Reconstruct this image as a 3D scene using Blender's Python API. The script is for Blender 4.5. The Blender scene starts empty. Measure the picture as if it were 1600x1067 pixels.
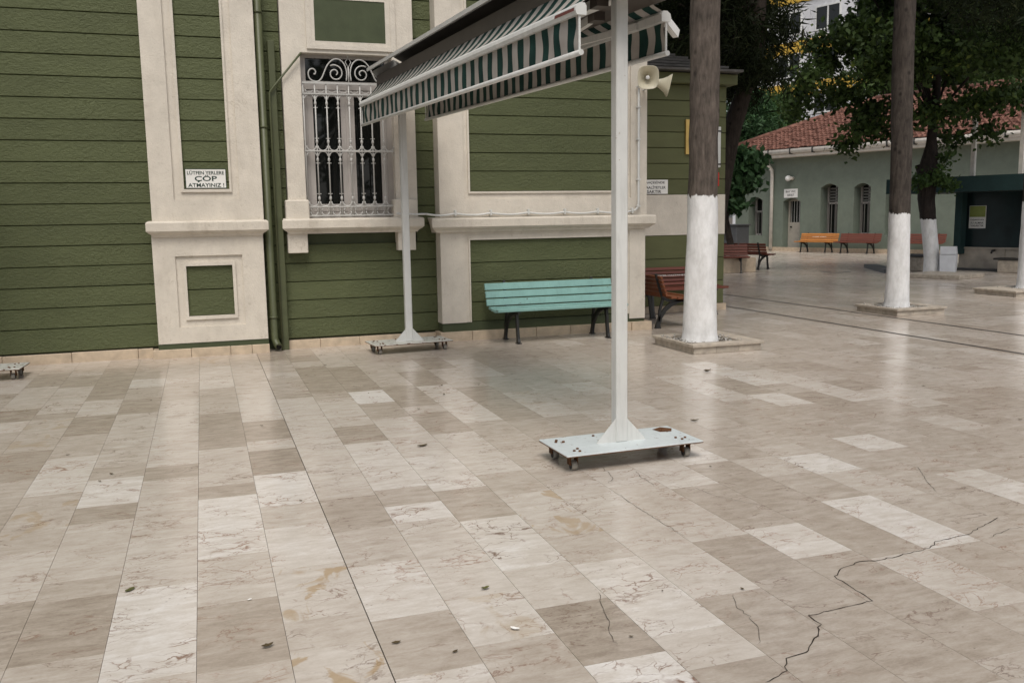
import bpy, bmesh, math, random
import numpy as np
from mathutils import Vector, Matrix
R = math.radians
SC = bpy.context.scene
COL = SC.collection
rnd = random.Random(7)

# ------------------------------------------------------------------ camera, world, sun, exposure
F, YAW, PITCH, ROLL, CH = 1409.1, -0.3272, -0.13697, -0.016435, 1.6
def rot3(yaw, pitch, roll):
    B = np.array([[1, 0, 0], [0, 0, -1], [0, 1, 0.]])
    c, s = math.cos(roll), math.sin(roll); Rr = np.array([[c, -s, 0], [s, c, 0], [0, 0, 1]])
    c, s = math.cos(pitch), math.sin(pitch); Rp = np.array([[1, 0, 0], [0, c, -s], [0, s, c]])
    c, s = math.cos(yaw), math.sin(yaw); Ry = np.array([[c, -s, 0], [s, c, 0], [0, 0, 1]])
    return Ry @ B @ Rp @ Rr
CM = rot3(YAW, PITCH, ROLL)
cam_d = bpy.data.cameras.new('camera'); cam = bpy.data.objects.new('camera', cam_d); COL.objects.link(cam)
mw = Matrix([list(CM[i]) + [0] for i in range(3)] + [[0, 0, 0, 1]]); mw.translation = (0, 0, CH)
cam.matrix_world = mw
cam_d.sensor_width = 36; cam_d.lens = F / 1600 * 36; cam_d.clip_end = 800; cam_d.clip_start = 0.05
SC.camera = cam
SC.render.resolution_x, SC.render.resolution_y = 1024, 682

SUN_EL, SUN_AZ = R(58), R(198)        # azimuth clockwise from +Y: high, behind the camera
world = bpy.data.worlds.new('World'); SC.world = world; world.use_nodes = True
wn = world.node_tree.nodes; wl = world.node_tree.links
sky = wn.new('ShaderNodeTexSky'); sky.sky_type = 'NISHITA'; sky.sun_disc = False
sky.sun_elevation = SUN_EL; sky.sun_rotation = SUN_AZ; sky.air_density = 1.0; sky.dust_density = 3.0; sky.ozone_density = 1.0
hs = wn.new('ShaderNodeHueSaturation'); hs.inputs['Saturation'].default_value = 0.30
wl.new(sky.outputs[0], hs.inputs['Color']); wl.new(hs.outputs[0], wn['Background'].inputs[0])
wn['Background'].inputs[1].default_value = 0.10
sun_d = bpy.data.lights.new('sun', 'SUN'); sun = bpy.data.objects.new('sun', sun_d); COL.objects.link(sun)
sun_d.energy = 1.5; sun_d.angle = R(28); sun_d.color = (1.0, .93, .84)
sd = Vector((math.sin(SUN_AZ) * math.cos(SUN_EL), math.cos(SUN_AZ) * math.cos(SUN_EL), math.sin(SUN_EL)))
sun.rotation_euler = sd.to_track_quat('Z', 'Y').to_euler()
SC.view_settings.view_transform = 'Standard'; SC.view_settings.look = 'None'
SC.view_settings.exposure = 0.50; SC.view_settings.gamma = 1.0

# ------------------------------------------------------------------ survey helpers: a sight line met with a real plane
def ray(x, y): return CM @ np.array([(x - 800) / F, -(y - 533.5) / F, -1.0])
def fl(x, y, z=0.0):
    r = ray(x, y); t = (z - CH) / r[2]; return Vector((r[0] * t, r[1] * t, z))
def wy(x, y, Y):
    r = ray(x, y); t = Y / r[1]; return Vector((r[0] * t, Y, CH + r[2] * t))
def wx(x, y, X):
    r = ray(x, y); t = X / r[0]; return Vector((X, r[1] * t, CH + r[2] * t))
def on(x, y, n, c):
    r = ray(x, y); t = c / (r[0] * n[0] + r[1] * n[1]); return Vector((r[0] * t, r[1] * t, CH + r[2] * t))
def at(x, y, d):
    r = ray(x, y); t = d / math.hypot(r[0], r[1]); return Vector((r[0] * t, r[1] * t, CH + r[2] * t))
def proj(X, Y, Z):
    v = np.array([X, Y, Z - CH]) @ CM
    if v[2] > -.05: return None
    return 800 + F * v[0] / -v[2], 533.5 - F * v[1] / -v[2]

# ------------------------------------------------------------------ materials
MATS = {}
class NT:
    def __init__(s, name, rough=.6, spec=.4):
        s.m = bpy.data.materials.new(name); s.m.use_nodes = True; MATS[name] = s.m
        s.n = s.m.node_tree.nodes; s.l = s.m.node_tree.links; s.b = s.n['Principled BSDF']
        s.b.inputs['Roughness'].default_value = rough; s.b.inputs['Specular IOR Level'].default_value = spec
    def node(s, t, **kw):
        o = s.n.new(t)
        for k, v in kw.items(): setattr(o, k, v)
        return o
    def lk(s, a, b): s.l.new(a, b)
    def val(s, sock, v):
        if hasattr(v, 'is_linked') or hasattr(v, 'links'): s.lk(v, sock)
        else: sock.default_value = v
    def math(s, op, a, b=0.0, clamp=False):
        o = s.node('ShaderNodeMath', operation=op); o.use_clamp = clamp
        s.val(o.inputs[0], a); s.val(o.inputs[1], b); return o.outputs[0]
    def mix(s, f, a, b):
        o = s.node('ShaderNodeMix', data_type='RGBA')
        s.val(o.inputs[0], f)
        for i, c in ((6, a), (7, b)):
            if isinstance(c, tuple): o.inputs[i].default_value = (*c[:3], 1)
            else: s.lk(c, o.inputs[i])
        return o.outputs[2]
    def coord(s, kind='Object', scale=(1, 1, 1), off=None):
        if kind == 'World': src = s.node('ShaderNodeNewGeometry').outputs['Position']
        else: src = s.node('ShaderNodeTexCoord').outputs[kind]
        if off is not None:
            a = s.node('ShaderNodeVectorMath', operation='ADD'); s.lk(src, a.inputs[0]); s.lk(off, a.inputs[1]); src = a.outputs[0]
        m = s.node('ShaderNodeVectorMath', operation='MULTIPLY'); s.lk(src, m.inputs[0]); m.inputs[1].default_value = scale
        return m.outputs[0]
    def noise(s, co, scale=5, detail=5, rough=.55, dist=0):
        o = s.node('ShaderNodeTexNoise'); s.lk(co, o.inputs['Vector']); o.inputs['Scale'].default_value = scale
        o.inputs['Detail'].default_value = detail; o.inputs['Roughness'].default_value = rough; o.inputs['Distortion'].default_value = dist
        return o.outputs['Fac']
    def ramp(s, f, stops):
        o = s.node('ShaderNodeValToRGB'); s.lk(f, o.inputs[0]); e = o.color_ramp.elements
        while len(e) < len(stops): e.new(.5)
        for i, (p, c) in enumerate(stops):
            e[i].position = p; e[i].color = (*c, 1) if isinstance(c, tuple) else (c, c, c, 1)
        return o.outputs[0]
    def bump(s, h, strength=.3, dist=.01):
        o = s.node('ShaderNodeBump'); s.lk(h, o.inputs['Height']); o.inputs['Strength'].default_value = strength
        o.inputs['Distance'].default_value = dist; s.lk(o.outputs[0], s.b.inputs['Normal'])
    def color(s, c):
        if isinstance(c, tuple): s.b.inputs['Base Color'].default_value = (*c, 1)
        else: s.lk(c, s.b.inputs['Base Color'])
    def rnd(s): return s.node('ShaderNodeObjectInfo').outputs['Random']

def plain(name, c, rough=.6, spec=.4, metal=0.0, var=.12, scale=6, bump=.0):
    t = NT(name, rough, spec); co = t.coord('World'); n = t.noise(co, scale, 6)
    a = tuple(x * (1 - var) for x in c); b = tuple(min(1, x * (1 + var)) for x in c)
    t.color(t.ramp(n, [(.3, a), (.7, b)])); t.b.inputs['Metallic'].default_value = metal
    if bump: t.bump(t.noise(co, scale * 12, 4), bump, .004)
    return t.m

def mat_marble():
    t = NT('marble_paving', .24, .5)
    at_ = t.node('ShaderNodeAttribute', attribute_name='slab'); sep = t.node('ShaderNodeSeparateColor'); t.lk(at_.outputs['Color'], sep.inputs[0])
    tone, seed, stain = sep.outputs[0], sep.outputs[1], sep.outputs[2]
    off = t.node('ShaderNodeCombineXYZ')
    t.lk(t.math('MULTIPLY', seed, 91.0), off.inputs[0]); t.lk(t.math('MULTIPLY', seed, 57.0), off.inputs[1]); t.lk(t.math('MULTIPLY', seed, 23.0), off.inputs[2])
    off = off.outputs[0]
    st = t.noise(t.coord('World', (1.1, 4.6, 1), off), 5.0, 9, .62, .6)
    cl = t.noise(t.coord('World', (1, 1.6, 1), off), 6.5, 6, .6, .8)
    fine = t.noise(t.coord('World', (1, 2.5, 1), off), 70, 5, .65)
    v = t.math('ADD', tone, t.math('MULTIPLY', t.math('SUBTRACT', st, .5), .62))
    v = t.math('ADD', v, t.math('MULTIPLY', t.math('SUBTRACT', cl, .5), .55))
    v = t.math('ADD', v, t.math('MULTIPLY', t.math('SUBTRACT', fine, .5), .38), True)
    base = t.ramp(v, [(0.0, (.255, .208, .165)), (.25, (.380, .326, .270)), (.5, (.485, .432, .375)), (.75, (.58, .535, .482)), (1.0, (.71, .682, .65))])
    # thin dark veins, stronger on the pale slabs
    vn = t.noise(t.coord('World', (1.0, 2.0, 1), off), 2.6, 9, .58, .5)
    line = t.math('SUBTRACT', 1.0, t.math('MULTIPLY', t.math('ABSOLUTE', t.math('SUBTRACT', vn, .5)), 85.0), True)
    gate = t.math('MULTIPLY', t.math('SUBTRACT', t.noise(t.coord('World', (1, 1, 1), off), 4.5, 3), .44), 6.0, True)
    vs_ = t.math('FRACT', t.math('MULTIPLY', seed, 7.37)); vr = t.math('FRACT', t.math('MULTIPLY', seed, 13.1))
    base = t.mix(t.math('MULTIPLY', t.math('MULTIPLY', line, gate), .85), base, t.mix(vr, (.17, .12, .095), (.27, .15, .10)))
    dn = t.node('ShaderNodeTexNoise'); dn.inputs['Scale'].default_value = 7; dn.inputs['Detail'].default_value = 6; t.lk(t.coord('World', (1, 1, 1), off), dn.inputs['Vector'])
    dv = t.node('ShaderNodeVectorMath', operation='MULTIPLY'); t.lk(dn.outputs['Color'], dv.inputs[0]); dv.inputs[1].default_value = (.34, .34, 0)
    da = t.node('ShaderNodeVectorMath', operation='ADD'); t.lk(t.coord('World', (1, 1.9, 1), off), da.inputs[0]); t.lk(dv.outputs[0], da.inputs[1])
    ve = t.node('ShaderNodeTexVoronoi', feature='DISTANCE_TO_EDGE'); ve.inputs['Scale'].default_value = 6.5; t.lk(da.outputs[0], ve.inputs['Vector'])
    line2 = t.math('SUBTRACT', 1.0, t.math('MULTIPLY', ve.outputs['Distance'], 34.0), True)
    g2 = t.math('MULTIPLY', t.math('SUBTRACT', tone, .18), 1.5, True)
    base = t.mix(t.math('MULTIPLY', t.math('MULTIPLY', line2, g2), t.math('MULTIPLY', gate, t.math('ADD', .55, t.math('MULTIPLY', vs_, 1.1)))), base, t.mix(vr, (.20, .14, .11), (.30, .17, .115)))
    # rusty patches only on slabs that have them
    sm = t.math('SUBTRACT', t.noise(t.coord('World', (1.6, 1.1, 1), off), 3.4, 4, .55, 1.0), .545)
    sm = t.math('MULTIPLY', t.math('MULTIPLY', sm, 16.0, True), t.math('MULTIPLY', stain, .62))
    base = t.mix(sm, base, (.34, .215, .075))
    # pits and grit
    vo = t.node('ShaderNodeTexVoronoi'); vo.inputs['Scale'].default_value = 17; t.lk(t.coord('World', (1, 2.2, 1), off), vo.inputs['Vector'])
    pit = t.math('MULTIPLY', t.math('SUBTRACT', .12, vo.outputs['Distance']), 16.0, True)
    pg = t.math('MULTIPLY', t.math('SUBTRACT', t.noise(t.coord('World', (1, 1, 1), off), 8, 2), .52), 9.0, True)
    base = t.mix(t.math('MULTIPLY', pit, t.math('MULTIPLY', pg, .8)), base, (.12, .09, .07))
    # foot traffic dirt, continuous across slabs
    d = t.noise(t.coord('World'), .55, 5, .6)
    base = t.mix(t.math('MULTIPLY', t.math('SUBTRACT', d, .47), 1.0, True), base, (.35, .285, .225))
    t.color(base)
    t.val(t.b.inputs['Roughness'], t.math('ADD', .10, t.math('MULTIPLY', t.noise(t.coord('World', (1, 1, 1), off), 7, 5), .22)))
    t.bump(t.math('SUBTRACT', t.math('MULTIPLY', fine, .35), t.math('MULTIPLY', line, gate)), .02, .002)
    return t.m

def mat_stucco(name, c, streak=.35, dirt=(.30, .25, .19)):
    t = NT(name, .75, .3); co = t.coord('World')
    n = t.noise(co, 3.0, 8, .68); a = tuple(x * .80 for x in c)
    col = t.ramp(n, [(.3, a), (.7, c)])
    vs = t.noise(t.coord('World', (3.5, 3.5, .8)), 2.0, 7, .65)
    col = t.mix(t.math('MULTIPLY', t.math('SUBTRACT', vs, .52), streak * 1.5, True), col, dirt)
    sp = t.noise(co, 22, 4, .7)
    col = t.mix(t.math('MULTIPLY', t.math('SUBTRACT', sp, .60), 2.6, True), col, dirt)
    hc = t.math('SUBTRACT', 1.0, t.math('MULTIPLY', t.math('ABSOLUTE', t.math('SUBTRACT', t.noise(co, 2.2, 9, .62, .8), .5)), 130.0), True)
    col = t.mix(t.math('MULTIPLY', hc, t.math('MULTIPLY', t.math('SUBTRACT', t.noise(co, 1.7, 3), .52), 3.0, True)), col, dirt)
    t.color(col)
    t.bump(t.math('ADD', t.noise(co, 55, 5, .6), t.math('MULTIPLY', t.noise(co, 13, 3), .8)), .5, .009)
    return t.m

def mat_siding(name, c, rough_bump=.5):
    t = NT(name, .62, .3)
    r = t.rnd()
    n = t.noise(t.coord('World', (.9, 1, 2.6)), 2.4, 7, .62)
    f = t.noise(t.coord('World', (1, 1, 2.2)), 30, 5, .6)
    v = t.math('ADD', t.math('MULTIPLY', n, .7), t.math('MULTIPLY', r, .22))
    col = t.ramp(v, [(.2, tuple(x * .80 for x in c)), (.75, tuple(x * 1.14 for x in c))])
    col = t.mix(t.math('MULTIPLY', t.math('SUBTRACT', f, .55), .9, True), col, tuple(x * .62 for x in c))
    t.color(col)
    t.bump(t.math('ADD', t.noise(t.coord('World', (1, 1, 1.7)), 17, 6, .66, .6), t.math('MULTIPLY', f, .35)), rough_bump, .030)
    return t.m

def mat_paint(name, c, chip=(.16, .075, .03), amount=.0, rough=.42, var=.06):
    t = NT(name, rough, .45); co = t.coord('World')
    n = t.noise(co, 5, 6); col = t.ramp(n, [(.3, tuple(x * (1 - var) for x in c)), (.7, tuple(min(1, x * (1 + var)) for x in c))])
    if amount:
        k = t.noise(co, 16, 6, .65)
        col = t.mix(t.math('MULTIPLY', t.math('SUBTRACT', k, .72 - amount), 26.0, True), col, chip)
    g = t.noise(t.coord('World', (9, 9, .9)), 3, 7, .65)
    col = t.mix(t.math('MULTIPLY', t.math('SUBTRACT', g, .52), 1.8, True), col, tuple(x * .58 for x in c))
    t.color(col); t.bump(t.noise(co, 90, 3), .06, .002)
    return t.m

def mat_wood(name, c, rough=.42):
    t = NT(name, rough, .45); r = t.rnd()
    g = t.noise(t.coord('Object', (1.2, 26, 26)), 2.0, 7, .6, .4)
    v = t.math('ADD', t.math('MULTIPLY', g, .75), t.math('MULTIPLY', r, .25))
    t.color(t.ramp(v, [(.2, tuple(x * .55 for x in c)), (.8, tuple(min(1, x * 1.3) for x in c))]))
    t.bump(g, .15, .003); return t.m

def mat_bark(name, c, lime):
    t = NT(name, .85, .25)
    co = t.coord('Object'); cs = t.coord('Object', (1, 1, .22))
    n = t.noise(cs, 22, 8, .68, .4); big = t.noise(co, 4.5, 4)
    v = t.math('ADD', t.math('MULTIPLY', n, .7), t.math('MULTIPLY', big, .3))
    bark = t.ramp(v, [(.32, tuple(x * .32 for x in c)), (.52, c), (.72, tuple(x * 1.75 for x in c))])
    vo = t.node('ShaderNodeTexVoronoi'); vo.inputs['Scale'].default_value = 5.5; t.lk(t.coord('Object', (1, 1, .8)), vo.inputs['Vector'])
    bark = t.mix(t.math('MULTIPLY', t.math('SUBTRACT', .20, vo.outputs['Distance']), 7.0, True), bark, tuple(x * .30 for x in c))
    if lime:
        sep = t.node('ShaderNodeSeparateXYZ'); t.lk(co, sep.inputs[0])
        z = t.math('ADD', sep.outputs[2], t.math('MULTIPLY', t.math('SUBTRACT', t.noise(t.coord('Object', (1, 1, .25)), 11, 7, .7), .5), .20))
        lm = t.math('MULTIPLY', t.math('SUBTRACT', lime, z), 90.0, True)
        w = t.ramp(t.noise(t.coord('Object', (1, 1, .5)), 9, 7, .65), [(.33, (.62, .615, .605)), (.60, (.80, .80, .80))])
        cr = t.math('MULTIPLY', t.math('SUBTRACT', t.noise(cs, 15, 7, .7), .70), 12.0, True)
        w = t.mix(t.math('MULTIPLY', cr, .6), w, (.36, .33, .29))
        t.color(t.mix(lm, bark, w))
    else: t.color(bark)
    t.bump(n, .55, .025); return t.m

def mat_leaf(name, a, b, c3=None):
    t = NT(name, .6, .12 if 'needle' in name else .28)
    at_ = t.node('ShaderNodeAttribute', attribute_name='leaf'); sep = t.node('ShaderNodeSeparateColor'); t.lk(at_.outputs['Color'], sep.inputs[0])
    col = t.ramp(sep.outputs[0], [(0, a), (.85, b), (1.0, c3 or b)])
    t.color(col)
    tr = t.node('ShaderNodeBsdfTranslucent'); t.lk(col, tr.inputs['Color'])
    mx = t.node('ShaderNodeMixShader'); mx.inputs[0].default_value = .28
    t.lk(t.b.outputs[0], mx.inputs[1]); t.lk(tr.outputs[0], mx.inputs[2]); t.lk(mx.outputs[0], t.n['Material Output'].inputs['Surface'])
    return t.m

def mat_stripes(name):
    t = NT(name, .85, .2); uv = t.node('ShaderNodeUVMap'); sep = t.node('ShaderNodeSeparateXYZ'); t.lk(uv.outputs[0], sep.inputs[0])
    fr = t.math('FRACT', sep.outputs[0]); s = t.math('GREATER_THAN', fr, .5)
    dn = t.noise(t.coord('World'), 7, 5); a = t.ramp(dn, [(.3, (.33, .305, .28)), (.7, (.42, .39, .36))]); b = t.ramp(dn, [(.3, (.008, .030, .026)), (.7, (.013, .050, .041))])
    col = t.mix(s, a, b); t.color(col)
    tr = t.node('ShaderNodeBsdfTranslucent'); t.lk(col, tr.inputs['Color'])
    mx = t.node('ShaderNodeMixShader'); mx.inputs[0].default_value = .07
    t.lk(t.b.outputs[0], mx.inputs[1]); t.lk(tr.outputs[0], mx.inputs[2]); t.lk(mx.outputs[0], t.n['Material Output'].inputs['Surface'])
    return t.m

def mat_glass(name, c=(.012, .014, .013), rough=.03):
    t = NT(name, rough, .5); t.color(c); t.bump(t.noise(t.coord('World'), 2.2, 2), .03, .02); return t.m

mat_marble()
mat_stucco('cream_stucco', (.70, .645, .56), .45); mat_stucco('sea_green_plaster', (.180, .212, .172), .25, (.16, .20, .15))
mat_stucco('apartment_white', (.78, .78, .80), .1); mat_stucco('ochre_plaster', (.72, .46, .08), .1); mat_stucco('dark_teal_plaster', (.022, .052, .052), .2, (.02, .04, .04))
mat_stucco('ledge_stucco', (.68, .625, .54), 1.2); mat_siding('green_siding', (.094, .109, .049), .65); mat_siding('annex_siding', (.112, .120, .053), .14)
plain('green_band', (.060, .074, .038), .6, .3, bump=.2); plain('green_metal', (.078, .088, .042), .45, .45)
plain('travertine', (.52, .42, .31), .35, .45, var=.18, scale=9, bump=.15); plain('kerb_stone', (.40, .35, .29), .6, .35, var=.25, scale=11, bump=.35)
mat_paint('cream_paint', (.61, .615, .595), (.24, .16, .09), .03); mat_paint('plate_paint', (.54, .59, .60), (.13, .06, .025), .09); mat_paint('plate_paint_rusty', (.52, .52, .48), (.10, .05, .025), .14)
mat_paint('window_paint', (.40, .372, .35), (.3, .26, .22), .04); mat_paint('grille_paint', (.47, .465, .445), (.22, .15, .1), .03)
mat_paint('mint_paint', (.205, .375, .345), (.05, .035, .025), .055, .45, .10); mat_paint('horn_paint', (.62, .575, .44), (.3, .25, .15), .0, .35)
mat_wood('red_wood', (.155, .042, .025)); mat_wood('orange_wood', (.50, .20, .045)); mat_wood('rust_wood', (.19, .058, .020))
plain('cast_iron', (.014, .014, .013), .45, .5); plain('dark_metal', (.03, .028, .026), .5, .45); plain('rubber', (.045, .043, .04), .7, .3); plain('wheel_grey', (.30, .28, .24), .5, .4)
plain('housing_brown', (.062, .050, .042), .5, .4); plain('hood_dark', (.050, .045, .040), .6, .3)
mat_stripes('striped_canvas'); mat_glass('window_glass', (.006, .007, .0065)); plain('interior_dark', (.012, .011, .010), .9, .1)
plain('rust', (.11, .052, .024), .85, .2, var=.4, scale=30)
plain('sign_white', (.78, .77, .74), .4, .4, var=.04); plain('ink_green', (.006, .032, .022), .5, .3, var=0); plain('ink_black', (.012, .012, .012), .5, .3, var=0); plain('sign_red', (.45, .03, .02), .4, .4)
plain('maker_red', (.13, .035, .03), .5, .3, var=.3, scale=90); plain('brass', (.62, .42, .14), .3, .5, .8); plain('poster_green', (.27, .32, .09), .5, .3)
mat_bark('pine_bark_tall', (.105, .086, .072), 1.74); mat_bark('pine_bark_mid', (.062, .051, .043), 1.49); mat_bark('bark_low', (.026, .020, .017), 1.38); mat_bark('bark_dark', (.042, .032, .026), 0)
mat_bark('bark_right', (.042, .034, .028), 1.66)
mat_leaf('leaf_dark', (.012, .025, .007), (.068, .115, .026), (.16, .19, .035)); mat_leaf('leaf_mid', (.022, .045, .012), (.062, .115, .026), (.12, .15, .03))
mat_leaf('needle_dark', (.006, .009, .004), (.024, .034, .013), (.05, .05, .018)); mat_leaf('leaf_shrub', (.015, .04, .015), (.055, .12, .045), (.13, .19, .05))
plain('dry_leaf', (.075, .055, .028), .8, .2, var=.4, scale=60); plain('olive_leaf', (.10, .10, .035), .7, .25, var=.3, scale=60)
plain('roof_tile', (.165, .080, .060), .8, .2, var=.5, scale=5, bump=.3); plain('roof_grey', (.10, .095, .09), .7, .3, var=.3)
plain('gutter_white', (.66, .62, .56), .45, .4); plain('ground_bed', (.10, .085, .07), .9, .2); plain('joint_dark', (.035, .028, .022), .9, .2); plain('gravel_white', (.40, .385, .36), .7, .3, var=.5, scale=40)
plain('kiosk_wall_shaded', (.010, .022, .024), .3, .4, var=.4, scale=2); plain('door_paint', (.42, .385, .33), .5, .4); plain('bin_white', (.66, .68, .72), .45, .4, var=.08); plain('slate_grey', (.055, .058, .062), .5, .4); plain('marble_slab', (.42, .37, .31), .3, .5, var=.3, scale=3)
plain('white_plastic', (.72, .72, .70), .4, .4); plain('far_grille', (.20, .19, .175), .5, .4); plain('blind_white', (.15, .15, .14), .6, .3)

# ------------------------------------------------------------------ mesh helpers
OFF = {}
def root_of(o):
    while o.parent: o = o.parent
    return o
class MB:
    def __init__(s): s.v = []; s.f = []; s.uv = None; s.sm = []
    def add(s, vs, fs, smooth=False):
        b = len(s.v); s.v += [tuple(p) for p in vs]; s.f += [tuple(b + i for i in f) for f in fs]; s.sm += [smooth] * len(fs); return s
    def box(s, x0, x1, y0, y1, z0, z1):
        return s.add([(x0, y0, z0), (x1, y0, z0), (x1, y1, z0), (x0, y1, z0), (x0, y0, z1), (x1, y0, z1), (x1, y1, z1), (x0, y1, z1)],
                     [(0, 3, 2, 1), (4, 5, 6, 7), (0, 1, 5, 4), (1, 2, 6, 5), (2, 3, 7, 6), (3, 0, 4, 7)])
    def cbox(s, x0, x1, y0, y1, z0, z1, c=.006):
        """box with all twelve edges chamfered"""
        c = min(c, (x1 - x0) * .45, (y1 - y0) * .45, (z1 - z0) * .45)
        vs = []; idx = {}
        X = (x0, x1); Y = (y0, y1); Z = (z0, z1)
        for i in (0, 1):
            for j in (0, 1):
                for k in (0, 1):
                    dx, dy, dz = (c, -c)[i], (c, -c)[j], (c, -c)[k]
                    idx[i, j, k, 0] = len(vs); vs.append((X[i], Y[j] + dy, Z[k] + dz))
                    idx[i, j, k, 1] = len(vs); vs.append((X[i] + dx, Y[j], Z[k] + dz))
                    idx[i, j, k, 2] = len(vs); vs.append((X[i] + dx, Y[j] + dy, Z[k]))
        q = []
        for a in range(3):
            o = [b for b in range(3) if b != a]
            for s_ in (0, 1):
                def key(u, w):
                    t = [0, 0, 0]; t[a] = s_; t[o[0]] = u; t[o[1]] = w; return (*t, a)
                loop = [idx[key(0, 0)], idx[key(1, 0)], idx[key(1, 1)], idx[key(0, 1)]]
                q.append(loop)
            for u in (0, 1):
                for w in (0, 1):
                    def k2(e, ax):
                        t = [0, 0, 0]; t[a] = e; t[o[0]] = u; t[o[1]] = w; return (*t, ax)
                    q.append([idx[k2(0, o[0])], idx[k2(1, o[0])], idx[k2(1, o[1])], idx[k2(0, o[1])]])
        for i in (0, 1):
            for j in (0, 1):
                for k in (0, 1): q.append([idx[i, j, k, 0], idx[i, j, k, 1], idx[i, j, k, 2]])
        ctr = Vector(((x0 + x1) / 2, (y0 + y1) / 2, (z0 + z1) / 2)); fs = []
        for f in q:
            p = [Vector(vs[i]) for i in f]; n = (p[1] - p[0]).cross(p[2] - p[0])
            fs.append(tuple(f) if n.dot(sum(p, Vector()) / len(p) - ctr) > 0 else tuple(reversed(f)))
        return s.add(vs, fs)
    def tube(s, pts, r, n=8, caps=True, smooth=True, flat=1.0):
        P = [Vector(p) for p in pts]; rs = r if isinstance(r, (list, tuple)) else [r] * len(P)
        vs = []; fs = []; up = None
        for i, p in enumerate(P):
            d = (P[min(i + 1, len(P) - 1)] - P[max(i - 1, 0)]).normalized()
            if up is None:
                up = Vector((0, 0, 1)) if abs(d.z) < .9 else Vector((0, 1, 0))
            a = d.cross(up)
            if a.length < 1e-4: a = d.cross(Vector((1, 0, 0)))
            a.normalize(); b = a.cross(d).normalized(); up = b
            for k in range(n):
                t = 2 * math.pi * k / n; vs.append(p + (a * math.cos(t) * flat + b * math.sin(t)) * rs[i])
        for i in range(len(P) - 1):
            for k in range(n):
                k2 = (k + 1) % n; fs.append((i * n + k, i * n + k2, (i + 1) * n + k2, (i + 1) * n + k))
        s.add(vs, fs, smooth)
        if caps:
            s.f.append(tuple(len(s.v) - len(vs) + k for k in reversed(range(n)))); s.sm.append(False)
            s.f.append(tuple(len(s.v) - n + k for k in range(n))); s.sm.append(False)
        return s
    def prism(s, pts, axis, a0, a1):
        """polygon pts (2-D) extruded along axis (0,1,2) from a0 to a1"""
        def mk(p, a):
            t = [0, 0, 0]; o = [i for i in range(3) if i != axis]; t[axis] = a; t[o[0]] = p[0]; t[o[1]] = p[1]; return tuple(t)
        n = len(pts); vs = [mk(p, a0) for p in pts] + [mk(p, a1) for p in pts]
        fs = [tuple(range(n)), tuple(reversed(range(n, 2 * n)))] + [(i, i + n, (i + 1) % n + n, (i + 1) % n) for i in range(n)]
        return s.add(vs, fs)
    def obox(s, p0, p1, w, h, up=(0, 0, 1)):
        """bar of section w x h from p0 to p1"""
        p0, p1 = Vector(p0), Vector(p1); d = (p1 - p0).normalized(); u = Vector(up); a = d.cross(u).normalized() * (w / 2); b = a.cross(d).normalized() * (h / 2)
        vs = [p + e * a + g * b for p in (p0, p1) for e, g in ((-1, -1), (1, -1), (1, 1), (-1, 1))]
        return s.add(vs, [(0, 1, 2, 3), (7, 6, 5, 4), (0, 4, 5, 1), (1, 5, 6, 2), (2, 6, 7, 3), (3, 7, 4, 0)])
    def mesh(s, name, mat, off=(0, 0, 0), fix=True):
        me = bpy.data.meshes.new(name)
        o = Vector(off); me.from_pydata([(p[0] - o.x, p[1] - o.y, p[2] - o.z) for p in s.v], [], s.f); me.materials.append(MATS[mat])
        if any(s.sm): me.polygons.foreach_set('use_smooth', s.sm)
        if s.uv:
            ul = me.uv_layers.new(name='UVMap'); li = 0
            for p in me.polygons:
                for vi in p.vertices: ul.data[li].uv = s.uv[vi]; li += 1
        if fix:
            bm = bmesh.new(); bm.from_mesh(me); bmesh.ops.recalc_face_normals(bm, faces=bm.faces); bm.to_mesh(me); bm.free()
        me.update(); return me
    def build(s, name, mat, parent=None, fix=True, **props):
        off = OFF.get(root_of(parent).name, (0, 0, 0)) if parent else (0, 0, 0)
        o = bpy.data.objects.new(name, s.mesh(name, mat, off, fix)); COL.objects.link(o)
        if parent: o.parent = parent
        for k, v in props.items(): o[k] = v
        return o
def tag(o, label, cat, group=None):
    o['label'] = label; o['category'] = cat
    if group: o['group'] = group
    return o
def thing(name, label, cat, loc=(0, 0, 0), rz=0.0, group=None, world=True):
    o = bpy.data.objects.new(name, None); COL.objects.link(o); o.location = loc; o.rotation_euler.z = rz; o.empty_display_size = .1
    tag(o, label, cat, group)
    if world: OFF[o.name] = tuple(loc)
    return o
def part(name, parent):
    o = bpy.data.objects.new(name, None); COL.objects.link(o); o.parent = parent; return o
def one(name, mb, mat, base, label, cat, group=None):
    o = bpy.data.objects.new(name, mb.mesh(name, mat, base)); COL.objects.link(o); o.location = base; return tag(o, label, cat, group)
def copy_tree(o, parent=None):
    c = o.copy(); COL.objects.link(c); c.parent = parent
    for ch in list(o.children): copy_tree(ch, c)
    return c
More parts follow.
